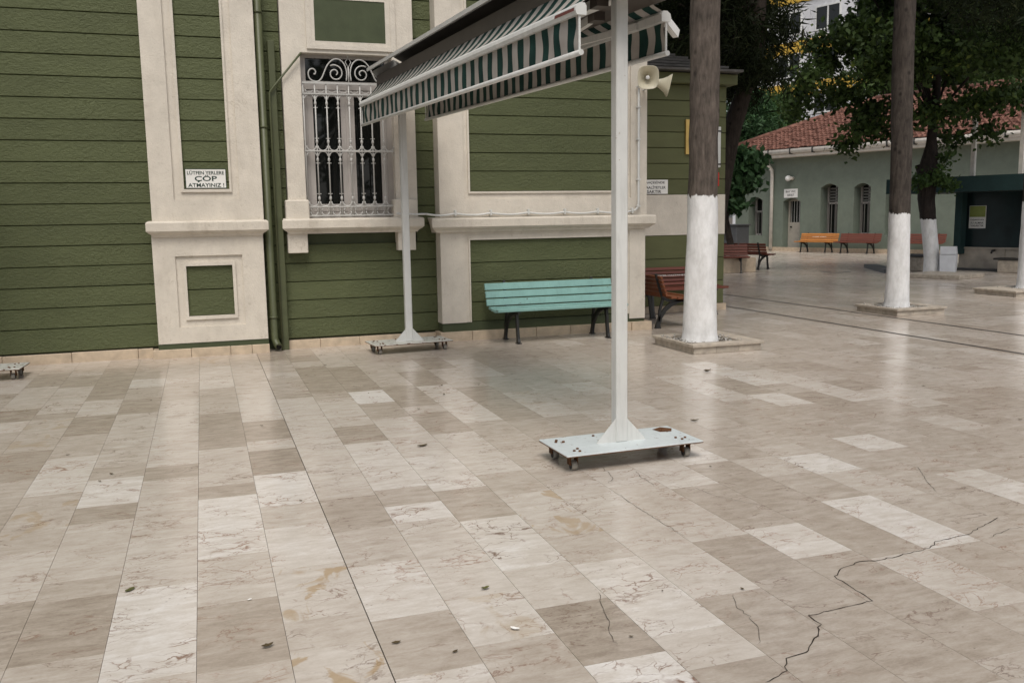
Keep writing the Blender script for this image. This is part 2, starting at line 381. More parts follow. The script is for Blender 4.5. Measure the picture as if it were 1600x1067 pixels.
def text_mesh(name, txt, width, height, mat, M, parent, bold=0.0):
    """flat lettering fitted into width x height, placed by the 4x4 matrix M (x right, y up), a mesh child of parent"""
    cu = bpy.data.curves.new(name, 'FONT'); cu.body = txt; cu.align_x = 'CENTER'; cu.align_y = 'CENTER'; cu.offset = bold; cu.resolution_u = 3
    to = bpy.data.objects.new('tmp', cu); COL.objects.link(to)
    bpy.context.view_layer.update()
    me = bpy.data.meshes.new_from_object(to.evaluated_get(bpy.context.evaluated_depsgraph_get()))
    bpy.data.objects.remove(to); bpy.data.curves.remove(cu)
    co = np.zeros(len(me.vertices) * 3); me.vertices.foreach_get('co', co); co = co.reshape(-1, 3)
    lo, hi = co.min(0), co.max(0); c = (lo + hi) / 2
    co = (co - c) * np.array([width / (hi[0] - lo[0]), height / (hi[1] - lo[1]), 1])
    off = Vector(OFF.get(root_of(parent).name, (0, 0, 0)))
    out = [M @ Vector(p) - off for p in co]
    me.vertices.foreach_set('co', np.array(out).ravel()); me.materials.clear(); me.materials.append(MATS[mat]); me.name = name; me.update()
    o = bpy.data.objects.new(name, me); COL.objects.link(o); o.parent = parent; return o
def frame_M(o, xdir, updir=(0, 0, 1)):
    x = Vector(xdir).normalized(); y = Vector(updir).normalized(); z = x.cross(y)
    M = Matrix.Identity(4)
    for i in range(3): M[i][0], M[i][1], M[i][2], M[i][3] = x[i], y[i], z[i], o[i]
    return M

# ------------------------------------------------------------------ ground and paving
g = MB().add([(-300, -300, -.03), (300, -300, -.03), (300, 300, -.03), (-300, 300, -.03)], [(0, 1, 2, 3)]).build('ground', 'ground_bed'); g['kind'] = 'structure'
pav = MB().add([(-14, -8, -.02), (34, -8, -.02), (34, 42, -.02), (-14, 42, -.02)], [(0, 1, 2, 3)]).build('pavement', 'joint_dark'); pav['kind'] = 'structure'

JX, JW = .547, .32926
STR = {
 -7: [(578, 2.3), (584, 1.8), (605, 2.9), (640, 1.6), (660, 3.0), (677, 2.2), (715, 1.8)],
 -6: [(575, 2.2), (583, 2.8), (587, 1.8), (605, 3), (645, 1.9), (655, 2.5), (705, 1.6), (754, 2.2), (798, 1.5), (840, 2.3)],
 -5: [(560, 2.2), (574, 1.6), (625, 3.1), (649, 1.5), (680, 2.4), (714, 3.4), (772, 2.3), (865, 2.9), (946, 1.5)],
 -4: [(552, 2.1), (592, 3.4), (605, 2.3), (622, 1.7), (646, 2.8), (727, 2.2), (747, 3.8), (789, 1.6), (815, 2.7), (904, 2.1), (934, 1.4)],
 -3: [(552, 2.4), (591, 3), (598, 2.3), (624, 3), (680, 3.1), (727, 1.6), (748, 2.6), (840, 2.9), (917, 3.8), (1060, 2.8)],
 -2: [(545, 2.4), (572, 2.8), (594, 3.2), (606, 2.2), (624, 2.5), (645, 1.5), (700, 2.8), (757, 1.5), (776, 3.8), (867, 2.8), (939, 1.6)],
 -1: [(545, 2.3), (598, 2.6), (608, 3.1), (657, 1.4), (687, 3), (702, 1.3), (739, 4), (788, 2.7), (821, 3.5), (884, 3.0), (964, 2.4), (1009, 3.0)],
 0: [(548, 1.5), (564, 2.5), (583, 3), (590, 2.4), (614, 2), (622, 3.1), (690, 3.0), (762, 2.7), (777, 1.8), (826, 2.5), (880, 3.5), (961, 2.0), (1048, 3.4)],
 1: [(545, 1.8), (565, 2.9), (573, 1.5), (613, 2.2), (623, 3.1), (650, 2.9), (665, 1.6), (691, 3.5), (762, 2.2), (787, 3.8), (812, 2.9), (868, 3.2), (930, 3.4), (999, 2.1)],
 2: [(545, 2.9), (573, 1.5), (611, 4.3), (629, 2.0), (653, 3.0), (712, 3.6), (763, 1.9), (809, 3.6), (884, 3.0), (942, 1.3), (1028, 3.9)],
 3: [(540, 2.6), (575, 2.5), (603, 1.7), (634, 2.8), (644, 1.7), (676, 3.1), (738, 2.2), (770, 3.0), (806, 2.8), (835, 2.5), (875, 3.5), (985, 2.9), (1035, 1.6)],
 4: [(540, 2.4), (565, 2.6), (580, 1.6), (602, 3.3), (658, 2.2), (680, 2.5), (733, 2.3), (752, 3.0), (800, 2.8), (868, 3.1), (927, 1.7), (1012, 1.7)],
 5: [(540, 2.4), (559, 1.7), (576, 2.8), (604, 1.6), (655, 2.1), (690, 2.4), (735, 3.2), (757, 2.7), (824, 2.9), (840, 1.6), (900, 1.7), (960, 1.7)],
 6: [(540, 2.3), (562, 3.0), (588, 2.2), (603, 2.0), (612, 2.7), (630, 3.1), (649, 2.1), (690, 2.6), (722, 3.2), (759, 1.8), (822, 3.5), (866, 1.8)],
 7: [(540, 2.0), (580, 2.1), (600, 2.5), (640, 2.9), (655, 2.3), (695, 3.5), (723, 1.7), (795, 1.8), (865, 3.0), (945, 2.0)],
 8: [(540, 2.1), (575, 2.0), (598, 3.1), (615, 2.4), (628, 2.8), (655, 2.0), (716, 2.8), (741, 2.0), (778, 3.8), (851, 2.1), (905, 2.0)],
 9: [(540, 2.1), (560, 2.5), (590, 2.1), (640, 2.3), (696, 2.8), (711, 3.9), (736, 2.7), (775, 2.4), (815, 2.2), (860, 2.0)],
 10: [(540, 2.4), (575, 2.1), (600, 2.2), (650, 2.1), (680, 2.3), (720, 2.2), (760, 2.2)],
 11: [(540, 2.3), (587, 3.1), (625, 2.1), (660, 2.0), (681, 3.7), (701, 2.1), (736, 3.1), (757, 3.7), (785, 2.1)],
 12: [(540, 2.4), (565, 2.7), (592, 1.7), (615, 3.6), (632, 2.0), (660, 2.2), (690, 2.1), (735, 2.3)],
 13: [(540, 2.4), (566, 3.6), (600, 2.3), (613, 1.7), (640, 2.0), (700, 2.2)],
 14: [(540, 2.5), (578, 3.2), (625, 2.1), (650, 2.9), (670, 2.2)],
}
STAIN = {(-1, 884): 1, (-1, 1009): 1, (0, 1048): .8, (3, 770): .8, (3, 806): .7, (-2, 545): .4, (6, 612): .3, (-5, 772): .5, (1, 930): .35, (-6, 655): .4}
slabs = []                                   # (x0,x1,y0,y1,tone,seed,stain)
prs = random.Random(3)
for k in range(-36, 92):
    xa, xb = JX + k * JW, JX + (k + 1) * JW; xc = (xa + xb) / 2
    js = []
    if k in STR:
        for py, tone in STR[k]:
            lo, hi = 1.5, 60.0
            for _ in range(50):
                m = (lo + hi) / 2; p = proj(xc, m, 0)
                if p is None or p[1] > py: lo = m
                else: hi = m
            js.append((lo, tone, STAIN.get((k, py), 0)))
    ga = .0008; gb = .0008
    if k in (0, 17): ga = .0022
    if k in (-1, 16): gb = .0022
    def add(y0, y1, tone, stn):
        if y1 - y0 < .01: return
        slabs.append((xa + ga, xb - gb, y0 + .0006, y1 - .0006, tone, prs.random(), stn))
    def rand_tone():
        return prs.choice((1.8, 2.0, 2.2, 2.3, 2.3, 2.4, 2.6, 2.8, 3.1)) + prs.uniform(-.1, .1)
    yfar = 41.0
    if js:
        y = js[0][0]
        for i, (ya, tone, stn) in enumerate(js):
            yb = js[i + 1][0] if i + 1 < len(js) else max(ya - .6, -7)
            add(yb, ya, tone, stn)
        ystart = js[0][0]; ynear = max(js[-1][0] - .6, -7)
    else: ystart = ynear = prs.uniform(1, 2)
    y = ystart
    while y < yfar:
        L = prs.choice((.3, .4, .5, .5, .6, .75)) * prs.uniform(.9, 1.1)
        if not (y > 11.7 and xc < 5.7) and not (y > 13.3 and xc < 8.0): add(y, y + L, rand_tone() if k >= 12 else rand_tone(), 0)
        y += L
    y = ynear
    while y > -7:
        L = prs.choice((.3, .4, .5, .5, .6, .75)) * prs.uniform(.9, 1.1)
        add(y - L, y, rand_tone(), 0); y -= L
def shown(s):
    a = []
    for X, Y in ((s[0], s[2]), (s[1], s[2]), (s[1], s[3]), (s[0], s[3])):
        p = proj(X, Y, 0)
        if p is None: return 0
        a.append((min(max(p[0], 0), 1600), min(max(p[1], 0), 1067)))
    return abs(sum(a[i][0] * a[(i + 1) % 4][1] - a[(i + 1) % 4][0] * a[i][1] for i in range(4))) / 2
order = sorted(range(len(slabs)), key=lambda i: -shown(slabs[i]))
big = set(order[:300])
def slab_geo(s, dz):
    x0, x1, y0, y1 = s[:4]; c = .00025
    v = [(x0, y0, dz - .012), (x1, y0, dz - .012), (x1, y1, dz - .012), (x0, y1, dz - .012), (x0, y0, dz - c), (x1, y0, dz - c), (x1, y1, dz - c), (x0, y1, dz - c),
         (x0 + c, y0 + c, dz), (x1 - c, y0 + c, dz), (x1 - c, y1 - c, dz), (x0 + c, y1 - c, dz)]
    f = [(8, 9, 10, 11), (4, 5, 9, 8), (5, 6, 10, 9), (6, 7, 11, 10), (7, 4, 8, 11), (0, 1, 5, 4), (1, 2, 6, 5), (2, 3, 7, 6), (3, 0, 4, 7)]
    return v, f
def slab_col(s): return (max(0, min(1, .18 + (s[4] - 1.3) / 3.9)), s[5], s[6], 1.0)
def paint(me, cols):
    ca = me.color_attributes.new('slab', 'FLOAT_COLOR', 'POINT'); ca.data.foreach_set('color', np.array(cols, dtype=np.float32).ravel())
V, Fc, Cc = [], [], []
for i, s in enumerate(slabs):
    v, f = slab_geo(s, prs.uniform(-.00012, .00012))
    if i in big:
        me = bpy.data.meshes.new('paving_slab'); cx, cy = (s[0] + s[1]) / 2, (s[2] + s[3]) / 2
        me.from_pydata([(p[0] - cx, p[1] - cy, p[2]) for p in v], [], f); me.materials.append(MATS['marble_paving']); paint(me, [slab_col(s)] * 12)
        o = bpy.data.objects.new('paving_slab', me); COL.objects.link(o); o.location = (cx, cy, 0); o.parent = pav
    else:
        b = len(V); V += v; Fc += [tuple(b + j for j in q) for q in f]; Cc += [slab_col(s)] * 12
me = bpy.data.meshes.new('far_paving_slabs'); me.from_pydata(V, [], Fc); me.materials.append(MATS['marble_paving']); paint(me, Cc)
o = bpy.data.objects.new('far_paving_slabs', me); COL.objects.link(o); o.parent = pav; o['kind'] = 'stuff'

def ribbon(px, w, z=.0016, jig=.0, seed=1):
    """a crack: a thin strip along floor points"""
    q = random.Random(seed); P = [fl(*p) for p in px]; L = []
    for a, b in zip(P[:-1], P[1:]):
        n = max(3, int((b - a).length / .025))
        for i in range(n):
            t = i / n; L.append(a.lerp(b, t) + Vector((q.uniform(-jig, jig), q.uniform(-jig, jig), 0)))
    L.append(P[-1]); m = MB(); vs = []
    for i, p in enumerate(L):
        d = (L[min(i + 1, len(L) - 1)] - L[max(i - 1, 0)]); d.z = 0; d.normalize(); a = Vector((-d.y, d.x, 0)) * w * q.uniform(.35, 1.1) * (1 if 0 < i < len(L) - 1 else .2)
        vs += [(p.x + a.x, p.y + a.y, z), (p.x - a.x, p.y - a.y, z)]
    return m.add(vs, [(2 * i, 2 * i + 1, 2 * i + 3, 2 * i + 2) for i in range(len(L) - 1)])
CR = [[(1195, 1067), (1228, 1048), (1228, 1030), (1258, 1020), (1275, 997), (1281, 975), (1266, 962), (1362, 938), (1303, 901), (1318, 886), (1345, 877), (1376, 875), (1453, 856), (1463, 846), (1516, 833), (1560, 808)],
      [(1186, 1008), (1186, 985), (1170, 962), (1153, 950), (1145, 928)], [(1434, 730), (1448, 752), (1464, 770)], [(1600, 823), (1575, 827), (1545, 840)],
      [(993, 735), (999, 744), (1017, 755), (1022, 760)], [(940, 730), (958, 746), (951, 755)], [(1085, 762), (1120, 776), (1165, 785), (1200, 792)], [(935, 925), (944, 952), (957, 1000), (965, 1007)],
      [(960, 768), (1010, 802), (1070, 838)]]
for i, c in enumerate(CR):
    ribbon(c, .0030 if i == 0 else .0013, .0016 + i * .0002, .007, i).build('crack', 'joint_dark', pav)
for X, w in ((8.56, .021), (9.81, .022)):
    MB().add([(X - w, -6, .0045), (X + w, -6, .0045), (X + w, 30, .0045), (X - w, 30, .0045)], [(0, 1, 2, 3)]).build('drain_slot', 'dark_metal', pav)
c0, c1, c2 = fl(1281, 424), fl(1304, 426.5), fl(1328, 425)
mh = MB(); mh.obox(c0 + Vector((0, 0, .004)), c1 + Vector((0, 0, .004)), .07, .004); mh.obox(c1 + Vector((0, 0, .005)), c2 + Vector((0, 0, .005)), .07, .004); mh.build('manhole_edge', 'dark_metal', pav)
MB().obox(fl(1360, 418) + Vector((0, 0, .05)), fl(1392, 427) + Vector((0, 0, .05)), .35, .1).build('drain_curb', 'slate_grey', pav)

# ------------------------------------------------------------------ green mosque office building
YL, YP, YW, YB = 11.53, 11.38, 11.60, 11.36      # planes: left wall, pilaster face, window bay, bench bay frame
TOP = 6.5
B = thing('green_building', 'olive green boarded building with cream pilasters and barred window', 'building', (2.5, 11.6, 0))
core = MB().box(-9, 5.80, 11.74, 19, -.01, TOP).build('wall_core', 'green_band', B)
def boards(parent, x0, x1, yf, zs, mat='green_siding', depth=.045, holes=()):
    """horizontal boards between the heights zs, each its own object, face at yf"""
    for za, zb in zip(zs[:-1], zs[1:]):
        segs = [(x0, x1)]
        for hx0, hx1, hz0, hz1 in holes:
            if zb > hz0 + .01 and za < hz1 - .01:
                segs = [q for s in segs for q in ((s[0], min(s[1], hx0)), (max(s[0], hx1), s[1])) if q[1] - q[0] > .02]
        for a, b in segs:
            dy = rnd.uniform(-.002, .002)
            m = MB(); c = .0085; y = yf + dy; yb = yf + depth
            p = [(y, za + c), (y + .014, za + .0022), (yb, za + .0022), (yb, zb - .0022), (y + .016, zb - .0022), (y, zb - c)]
            n = len(p); vs = [(a, *q) for q in p] + [(b, *q) for q in p]
            m.add(vs, [tuple(range(n)), tuple(reversed(range(n, 2 * n)))] + [(i, (i + 1) % n, (i + 1) % n + n, i + n) for i in range(n)])
            m.build('siding_board', mat, parent)
PITCHB = .2373
zl = [.30] + [.405 + PITCHB * i for i in range(0, 27)]
wl_ = MB().box(-9, -.53, YL + .045, 11.74, 0, TOP).build('left_wall', 'green_band', B)
boards(wl_, -9, -.535, YL, [.13] + zl[1:])
# window bay
ww = MB().box(.73, 1.03, YW + .045, 11.74, 0, TOP).box(2.64, 2.92, YW + .045, 11.74, 0, TOP).box(1.03, 2.64, YW + .045, 11.74, 0, 1.43).build('window_bay_wall', 'green_band', B)
zw = [.125] + [.371 + .2325 * i for i in range(0, 27)]
boards(ww, .72, 2.93, YW, zw, holes=((1.02, 2.655, 1.43, TOP),))
# stone plinth stones
def plinth(x0, x1, yf, z1, cuts):
    xs = [x0] + [c for c in cuts if x0 < c < x1] + [x1]
    for a, b in zip(xs[:-1], xs[1:]):
        MB().cbox(a + .002, b - .002, yf + rnd.uniform(0, .004), 11.78, -.01, z1 + rnd.uniform(-.002, .002), .004).build('plinth_stone', 'travertine', B)
plinth(-9, -.63, 11.50, .115, [-8 + .72 * i for i in range(12)])
plinth(-.63, .71, 11.355, .105, [-.2, .25, .5])
plinth(.93, 2.87, 11.555, .105, [1.35, 1.85, 2.4])
plinth(2.87, 5.62, 11.335, .12, [3.3, 3.75, 4.2, 4.7, 5.2])
plinth(5.62, 5.93, 11.315, .12, [])
# ---- left pilaster
P1 = MB()
def ringz(m, x0, x1, z0, z1, ox0, ox1, oz0, oz1, ya, yb):
    """flat picture-frame: outer rect minus inner rect, from ya (front) to yb"""
    m.box(x0, ox0, ya, yb, z0, z1); m.box(ox1, x1, ya, yb, z0, z1); m.box(ox0, ox1, ya, yb, z0, oz0); m.box(ox0, ox1, ya, yb, oz1, z1)
pil = MB(); ringz(pil, -.54, .72, 1.60, TOP, -.285, .455, 1.865, TOP + .01, YP, 11.76); pil.box(-.56, .70, YP + .004, 11.76, .17, .36)
pil.box(-.56, -.315, YP + .004, 11.76, .36, 1.46); pil.box(.445, .70, YP + .004, 11.76, .36, 1.46); pil.box(-.315, .445, YP + .004, 11.76, 1.205, 1.46)
pil = pil.build('pilaster', 'cream_stucco', B)
m = MB(); ringz(m, -.285, .455, 1.865, TOP, -.20, .37, 1.95, TOP + .01, YP + .028, 11.75); ringz(m, -.315, .445, .36, 1.205, -.235, .36, .445, 1.13, YP + .030, 11.75); m.build('panel_recess', 'cream_stucco', pil)
m = MB(); ringz(m, -.20, .37, 1.95, TOP, -.165, .345, 1.985, TOP + .01, YP + .006, 11.74); ringz(m, -.235, .36, .445, 1.13, -.20, .325, .485, 1.085, YP + .008, 11.74); m.build('panel_moulding', 'cream_stucco', pil)
boards(pil, -.165, .345, YP + .045, [1.985] + [z for z in zl if z > 2.02], depth=.04); boards(pil, -.20, .325, YP + .045, [.485, .80, 1.085], depth=.04)
def ledge(parent, x0, x1, yf, yb, zt=1.615):
    prof = [(yb, zt - .185), (yf + .075, zt - .185), (yf + .06, zt - .16), (yf + .045, zt - .15), (yf + .02, zt - .135), (yf + .012, zt - .125), (yf, zt - .115), (yf, zt - .02), (yf + .012, zt - .006), (yf + .03, zt), (yb, zt + .012)]
    n = len(prof); ins = [max(0, min(.075, p[0] - yf)) if p[0] < yb - .001 else None for p in prof]
    ins = [.075 if v is None and i == 0 else (.0 if v is None else v) for i, v in enumerate(ins)]
    ins[-1] = .03
    vs = [(x0 + ins[i], *prof[i]) for i in range(n)] + [(x1 - ins[i], *prof[i]) for i in range(n)]
    m = MB().add(vs, [tuple(range(n)), tuple(reversed(range(n, 2 * n)))] + [(i, (i + 1) % n, (i + 1) % n + n, i + n) for i in range(n)])
    return m.build('ledge', 'ledge_stucco', parent)
ledge(pil, -.61, .765, 11.29, 11.75)
MB().box(-.565, .705, YP + .012, 11.76, .10, .172).build('base_band', 'green_band', pil)
# ---- bench bay frame with panels
fr = MB(); X0, X1 = 2.905, 5.86
ringz(fr, X0, X1, 1.60, TOP, 3.235, 5.615, 1.835, TOP + .01, YB, 11.76)
fr.box(X0, 3.235, YB + .004, 11.76, .235, 1.46); fr.box(5.60, X1 - .02, YB + .004, 11.76, .165, 1.46); fr.box(3.235, 5.60, YB + .004, 11.76, 1.385, 1.46)
fr = fr.build('pilaster', 'cream_stucco', B)
m = MB(); ringz(m, 3.235, 5.615, 1.835, TOP, 3.295, 5.56, 1.91, TOP + .01, YB + .026, 11.75); m.box(3.235, 3.285, YB + .026, 11.75, .235, 1.385); m.box(5.555, 5.60, YB + .018, 11.75, .235, 1.385); m.box(3.285, 5.555, YB + .018, 11.75, 1.335, 1.385); m.build('panel_recess', 'cream_stucco', fr)
m = MB(); ringz(m, 3.295, 5.56, 1.91, TOP, 3.32, 5.535, 1.935, TOP + .01, YB + .005, 11.745); m.box(3.285, 3.305, YB + .009, 11.745, .235, 1.335); m.box(5.535, 5.555, YB + .009, 11.745, .235, 1.335); m.box(3.305, 5.535, YB + .009, 11.745, 1.312, 1.335); m.build('panel_moulding', 'cream_stucco', fr)
boards(fr, 3.32, 5.535, YB + .05, [1.935, 2.195] + [2.195 + .2365 * i for i in range(1, 19)], depth=.04)
boards(fr, 3.305, 5.535, YB + .05, [.235, .495, .757, 1.012, 1.312], depth=.04)
ledge(fr, 2.775, 5.955, 11.255, 11.75, 1.60)
MB().box(2.91, 5.835, YB + .022, 11.76, .11, .236).build('base_band', 'green_band', fr)
# return wall of the corner beyond, facing the recess
MB().box(5.55, 5.85, 11.765, 13.6, 0, TOP).build('return_wall', 'cream_stucco', B)
# ---- window with surround
su = MB()
ringz(su, 1.03, 2.65, 1.62, TOP, 1.25, 2.375, 1.60, 3.615, 11.50, 11.76)
su = su.build('window_surround', 'cream_stucco', B)
m = MB(); ringz(m, 1.335, 2.43, 3.66, 4.36, 1.395, 2.365, 3.715, 4.30, 11.478, 11.5); m.build('panel_moulding', 'cream_stucco', su)
m = MB(); ringz(m, 1.395, 2.365, 3.715, 4.30, 1.44, 2.305, 3.755, 4.25, 11.487, 11.5); m.build('panel_moulding', 'cream_stucco', su)
MB().box(1.44, 2.305, 11.494, 11.5, 3.755, 4.25).build('green_panel', 'green_band', su)
for a, b in ((.99, 1.275), (2.335, 2.64)): MB().cbox(a, b, 11.44, 11.70, 1.61, 1.85, .012).build('corner_block', 'cream_stucco', su)
ledge(su, .935, 2.70, 11.36, 11.75, 1.62)
for a, b in ((1.0, 1.24), (2.375, 2.605)): MB().cbox(a, b, 11.46, 11.70, 1.20, 1.44, .006).build('bracket', 'cream_stucco', su)
win = part('window', B)
YG = 11.655
m = MB(); ringz(m, 1.25, 2.375, 1.62, 3.615, 1.32, 2.305, 1.69, 3.575, YG - .03, YG + .06); m.box(1.32, 2.305, YG - .03, YG + .06, 3.20, 3.30); m.build('frame', 'window_paint', win)
for a, b in ((1.32, 1.81), (1.83, 2.305)):
    m = MB(); ringz(m, a, b, 1.69, 3.20, a + .075, b - .075, 1.80, 3.12, YG - .015, YG + .03); m.cbox(a + .03, b - .03, YG - .022, YG - .014, 1.705, 1.785, .004); m.cbox(a + .02, b - .02, YG - .024, YG - .012, 3.13, 3.19, .004); m.build('sash', 'window_paint', win)
    MB().box(a + .075, b - .075, YG + .012, YG + .016, 1.80, 3.12).build('pane', 'window_glass', win)
MB().cbox(1.795, 1.845, YG - .028, YG + .02, 1.69, 3.20, .006).build('centre_stile', 'window_paint', win)
MB().box(1.32, 2.305, YG + .012, YG + .016, 3.30, 3.575).build('pane', 'window_glass', win)
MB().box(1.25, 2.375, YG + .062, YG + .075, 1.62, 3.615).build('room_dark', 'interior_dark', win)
# grille in front of the window
gr = part('window_grille', B); GY = 11.535
bx = [1.275 + .1385 * i for i in range(9)]
for zz, h in ((3.265, .024), (3.135, .016), (2.447, .017), (1.765, .015), (1.655, .015)): MB().box(1.262, 2.372, GY - .016, GY + .002, zz - h / 2, zz + h / 2).build('rail', 'grille_paint', gr)
for i, x in enumerate(bx[1:-1]):
    m = MB().tube([(x, GY, 1.645), (x, GY, 3.262)], .0088, 8)
    for zz in (3.02, 2.56, 2.34, 1.87): m.tube([(x, GY, zz - .022), (x, GY, zz - .012), (x, GY, zz + .012), (x, GY, zz + .022)], [.010, .016, .016, .010], 8)
    for zz in (2.97, 2.60, 2.30, 1.925): m.box(x - .026, x + .026, GY - .005, GY + .005, zz - .004, zz + .004)
    m.build('bar', 'grille_paint', gr)
for x in (bx[0] - .004, bx[-1] + .004):
    m = MB().tube([(x, GY, 1.64), (x, GY, 3.27)], .010, 8)
    for zz in (1.9, 2.2, 2.6, 2.9): m.box(x - .018, x + .006, GY - .004, GY + .03, zz - .006, zz + .006)
    m.build('bar', 'grille_paint', gr)
def arc(cx, cz, r, a0, a1, n=9): return [(cx + r * math.cos(R(a0 + (a1 - a0) * i / n)), GY, cz + r * math.sin(R(a0 + (a1 - a0) * i / n))) for i in range(n + 1)]
for i in range(8):
    cx = (bx[i] + bx[i + 1]) / 2; r = .058
    for pa, rr in ((arc(cx, 3.068, r, 0, 180), .008), (arc(cx, 2.509, r, 180, 360), .008), (arc(cx, 2.386, r, 0, 180), .008), (arc(cx, 1.829, r, 180, 360), .008), (arc(cx, 1.715, .045, 0, 180), .008), (arc(cx, 1.702, .045, 180, 360), .008), (arc(cx, 3.20, .05, 205, 335), .005)): MB().tube(pa, rr, 5).build('arch', 'grille_paint', gr)
def spiral(cx, cz, r0, r1, a0, turns, sgn, n=30):
    return [(cx + (r0 + (r1 - r0) * i / n) * math.cos(R(a0) + sgn * turns * 2 * math.pi * i / n), GY, cz + (r0 + (r1 - r0) * i / n) * math.sin(R(a0) + sgn * turns * 2 * math.pi * i / n)) for i in range(n + 1)]
for s in (-1, 1):
    cx = 1.835
    # big scroll hugging the centre spear, sweeping out to a small scroll near the frame
    big_ = [(cx + s * (.165 + (.02 + .085 * (i / 30)) * math.cos(-1.0 + 3.0 * math.pi * i / 30) * -1), GY, 3.385 + (.02 + .085 * (i / 30)) * math.sin(-1.0 + 3.0 * math.pi * i / 30)) for i in range(31)]
    MB().tube(big_, .0085, 6).build('scroll', 'grille_paint', gr)
    sw = [(.03, 3.30), (.022, 3.40), (.05, 3.50), (.115, 3.555), (.19, 3.545), (.255, 3.48), (.295, 3.40), (.33, 3.325), (.375, 3.285), (.43, 3.285), (.478, 3.32), (.49, 3.38), (.465, 3.425), (.425, 3.43), (.40, 3.40), (.41, 3.37), (.43, 3.375)]
    sm_ = []
    for i in range(len(sw) - 1):
        p0 = sw[max(i - 1, 0)]; p1 = sw[i]; p2 = sw[i + 1]; p3 = sw[min(i + 2, len(sw) - 1)]
        for j in range(4):
            t = j / 4; f = lambda a, b, c, d: .5 * ((2 * b) + (c - a) * t + (2 * a - 5 * b + 4 * c - d) * t * t + (3 * b - a - 3 * c + d) * t ** 3)
            sm_.append((cx + s * f(p0[0], p1[0], p2[0], p3[0]), GY, f(p0[1], p1[1], p2[1], p3[1])))
    MB().tube(sm_, .0085, 6).build('scroll', 'grille_paint', gr)
m = MB().tube([(1.835, GY, 3.27), (1.835, GY, 3.47)], .009, 6).tube([(1.835, GY, 3.46), (1.80, GY, 3.525), (1.835, GY, 3.585), (1.87, GY, 3.525), (1.835, GY, 3.46)], .006, 6).tube([(1.835, GY, 3.58), (1.835, GY, 3.625)], [.008, .002], 6)
m.build('spear', 'grille_paint', gr)
# ---- pipes by the window bay
m = MB().tube([(.778, 11.47, TOP), (.778, 11.47, .16), (.80, 11.44, .09), (.82, 11.39, .06)], .046, 14)
dp = m.build('downpipe', 'green_metal', B)
for z in (4.05, 2.72, .42): MB().tube([(.778, 11.47, z - .012), (.778, 11.47, z + .012)], .053, 14).build('pipe_clamp', 'green_metal', dp)
MB().tube([(.822, 11.385, .0592), (.8225, 11.384, .059)], .036, 12).build('pipe_mouth', 'interior_dark', dp)
MB().cbox(.875, .955, 11.49, 11.60, 0, 3.74, .006).build('cable_duct', 'green_metal', B)
MB().tube([(1.26, 11.44, 3.60), (.885, 11.46, 3.15), (.87, 11.462, 3.12), (.868, 11.462, 3.05), (.868, 11.462, 0)], .0125, 8).build('conduit', 'green_metal', B)
# ---- cable along the ledge and conduit up to the loudspeakers
pts = []; clips = [2.72, 3.10, 3.58, 4.10, 4.62, 5.10, 5.62]
for a, b in zip(clips[:-1], clips[1:]):
    for i in range(8):
        t = i / 8; pts.append((a + (b - a) * t, 11.325, 1.655 - .022 * math.sin(math.pi * t)))
pts.append((5.62, 11.325, 1.655))
cab = MB().tube(pts, .014, 7).build('cable', 'cream_paint', B)
for x in clips[1:]: MB().cbox(x - .012, x + .012, 11.30, 11.365, 1.625, 1.70, .004).build('clip', 'cream_paint', cab)
con = MB().tube([(5.60, 11.32, 1.655), (5.66, 11.32, 1.665), (5.70, 11.32, 1.70), (5.715, 11.32, 1.76), (5.715, 11.32, 3.30)], .016, 8).build('conduit', 'cream_paint', B)
for z in (1.72, 2.08, 2.62, 3.05): MB().cbox(5.69, 5.74, 11.30, 11.358, z - .012, z + .012, .004).build('clip', 'cream_paint', con)
pts = [(2.34, 11.33, 1.665), (2.45, 11.33, 1.66), (2.58, 11.33, 1.652), (2.66, 11.335, 1.655), (2.72, 11.33, 1.655)]
MB().tube(pts, .013, 7).build('cable', 'cream_paint', B)

# ------------------------------------------------------------------ annex
YA = 13.2
A = thing('annex_building', 'low green annex with cream band set back beyond the corner pilaster', 'building', (7, 13.2, 0))
XA = 8.25
aw = MB().box(5.86, XA, YA + .03, 18, 0, 3.66).build('wall', 'annex_siding', A)
za = [.10] + [.10 + .2275 * i for i in range(1, 17)]
boards(aw, 5.87, XA, YA, [.11, .50, .88, 1.265], 'annex_siding', .03); boards(aw, 5.87, XA, YA, [1.915] + [1.915 + .249 * i for i in range(1, 8)], 'annex_siding', .03)
MB().box(5.87, XA + .004, YA - .008, YA + .03, 1.265, 1.915).build('cream_band', 'cream_stucco', A)
MB().cbox(5.87, XA + .03, YA - .05, YA + .03, 0, .11, .004).build('plinth_stone', 'travertine', A)
MB().cbox(5.87, XA + .11, YA - .16, 18.1, 3.66, 3.82, .006).build('fascia', 'annex_siding', A)
rf = MB().add([(5.87, YA - .17, 3.825), (XA + .12, YA - .17, 3.825), (7.6, 15.6, 4.55), (5.87, 15.6, 4.75), (XA + .12, 18.1, 3.825)], [(0, 1, 2, 3), (1, 4, 2)]).build('roof', 'roof_grey', A)
for i in range(7):
    t = i / 7; y = YA - .17 + 2.3 * t; z = 3.83 + .75 * t
    MB().obox((5.9, y, z + .02), (XA + .1 - .45 * t, y, z + .02 - .03 * t), .34, .035).build('roof_tile_row', 'roof_grey', rf)

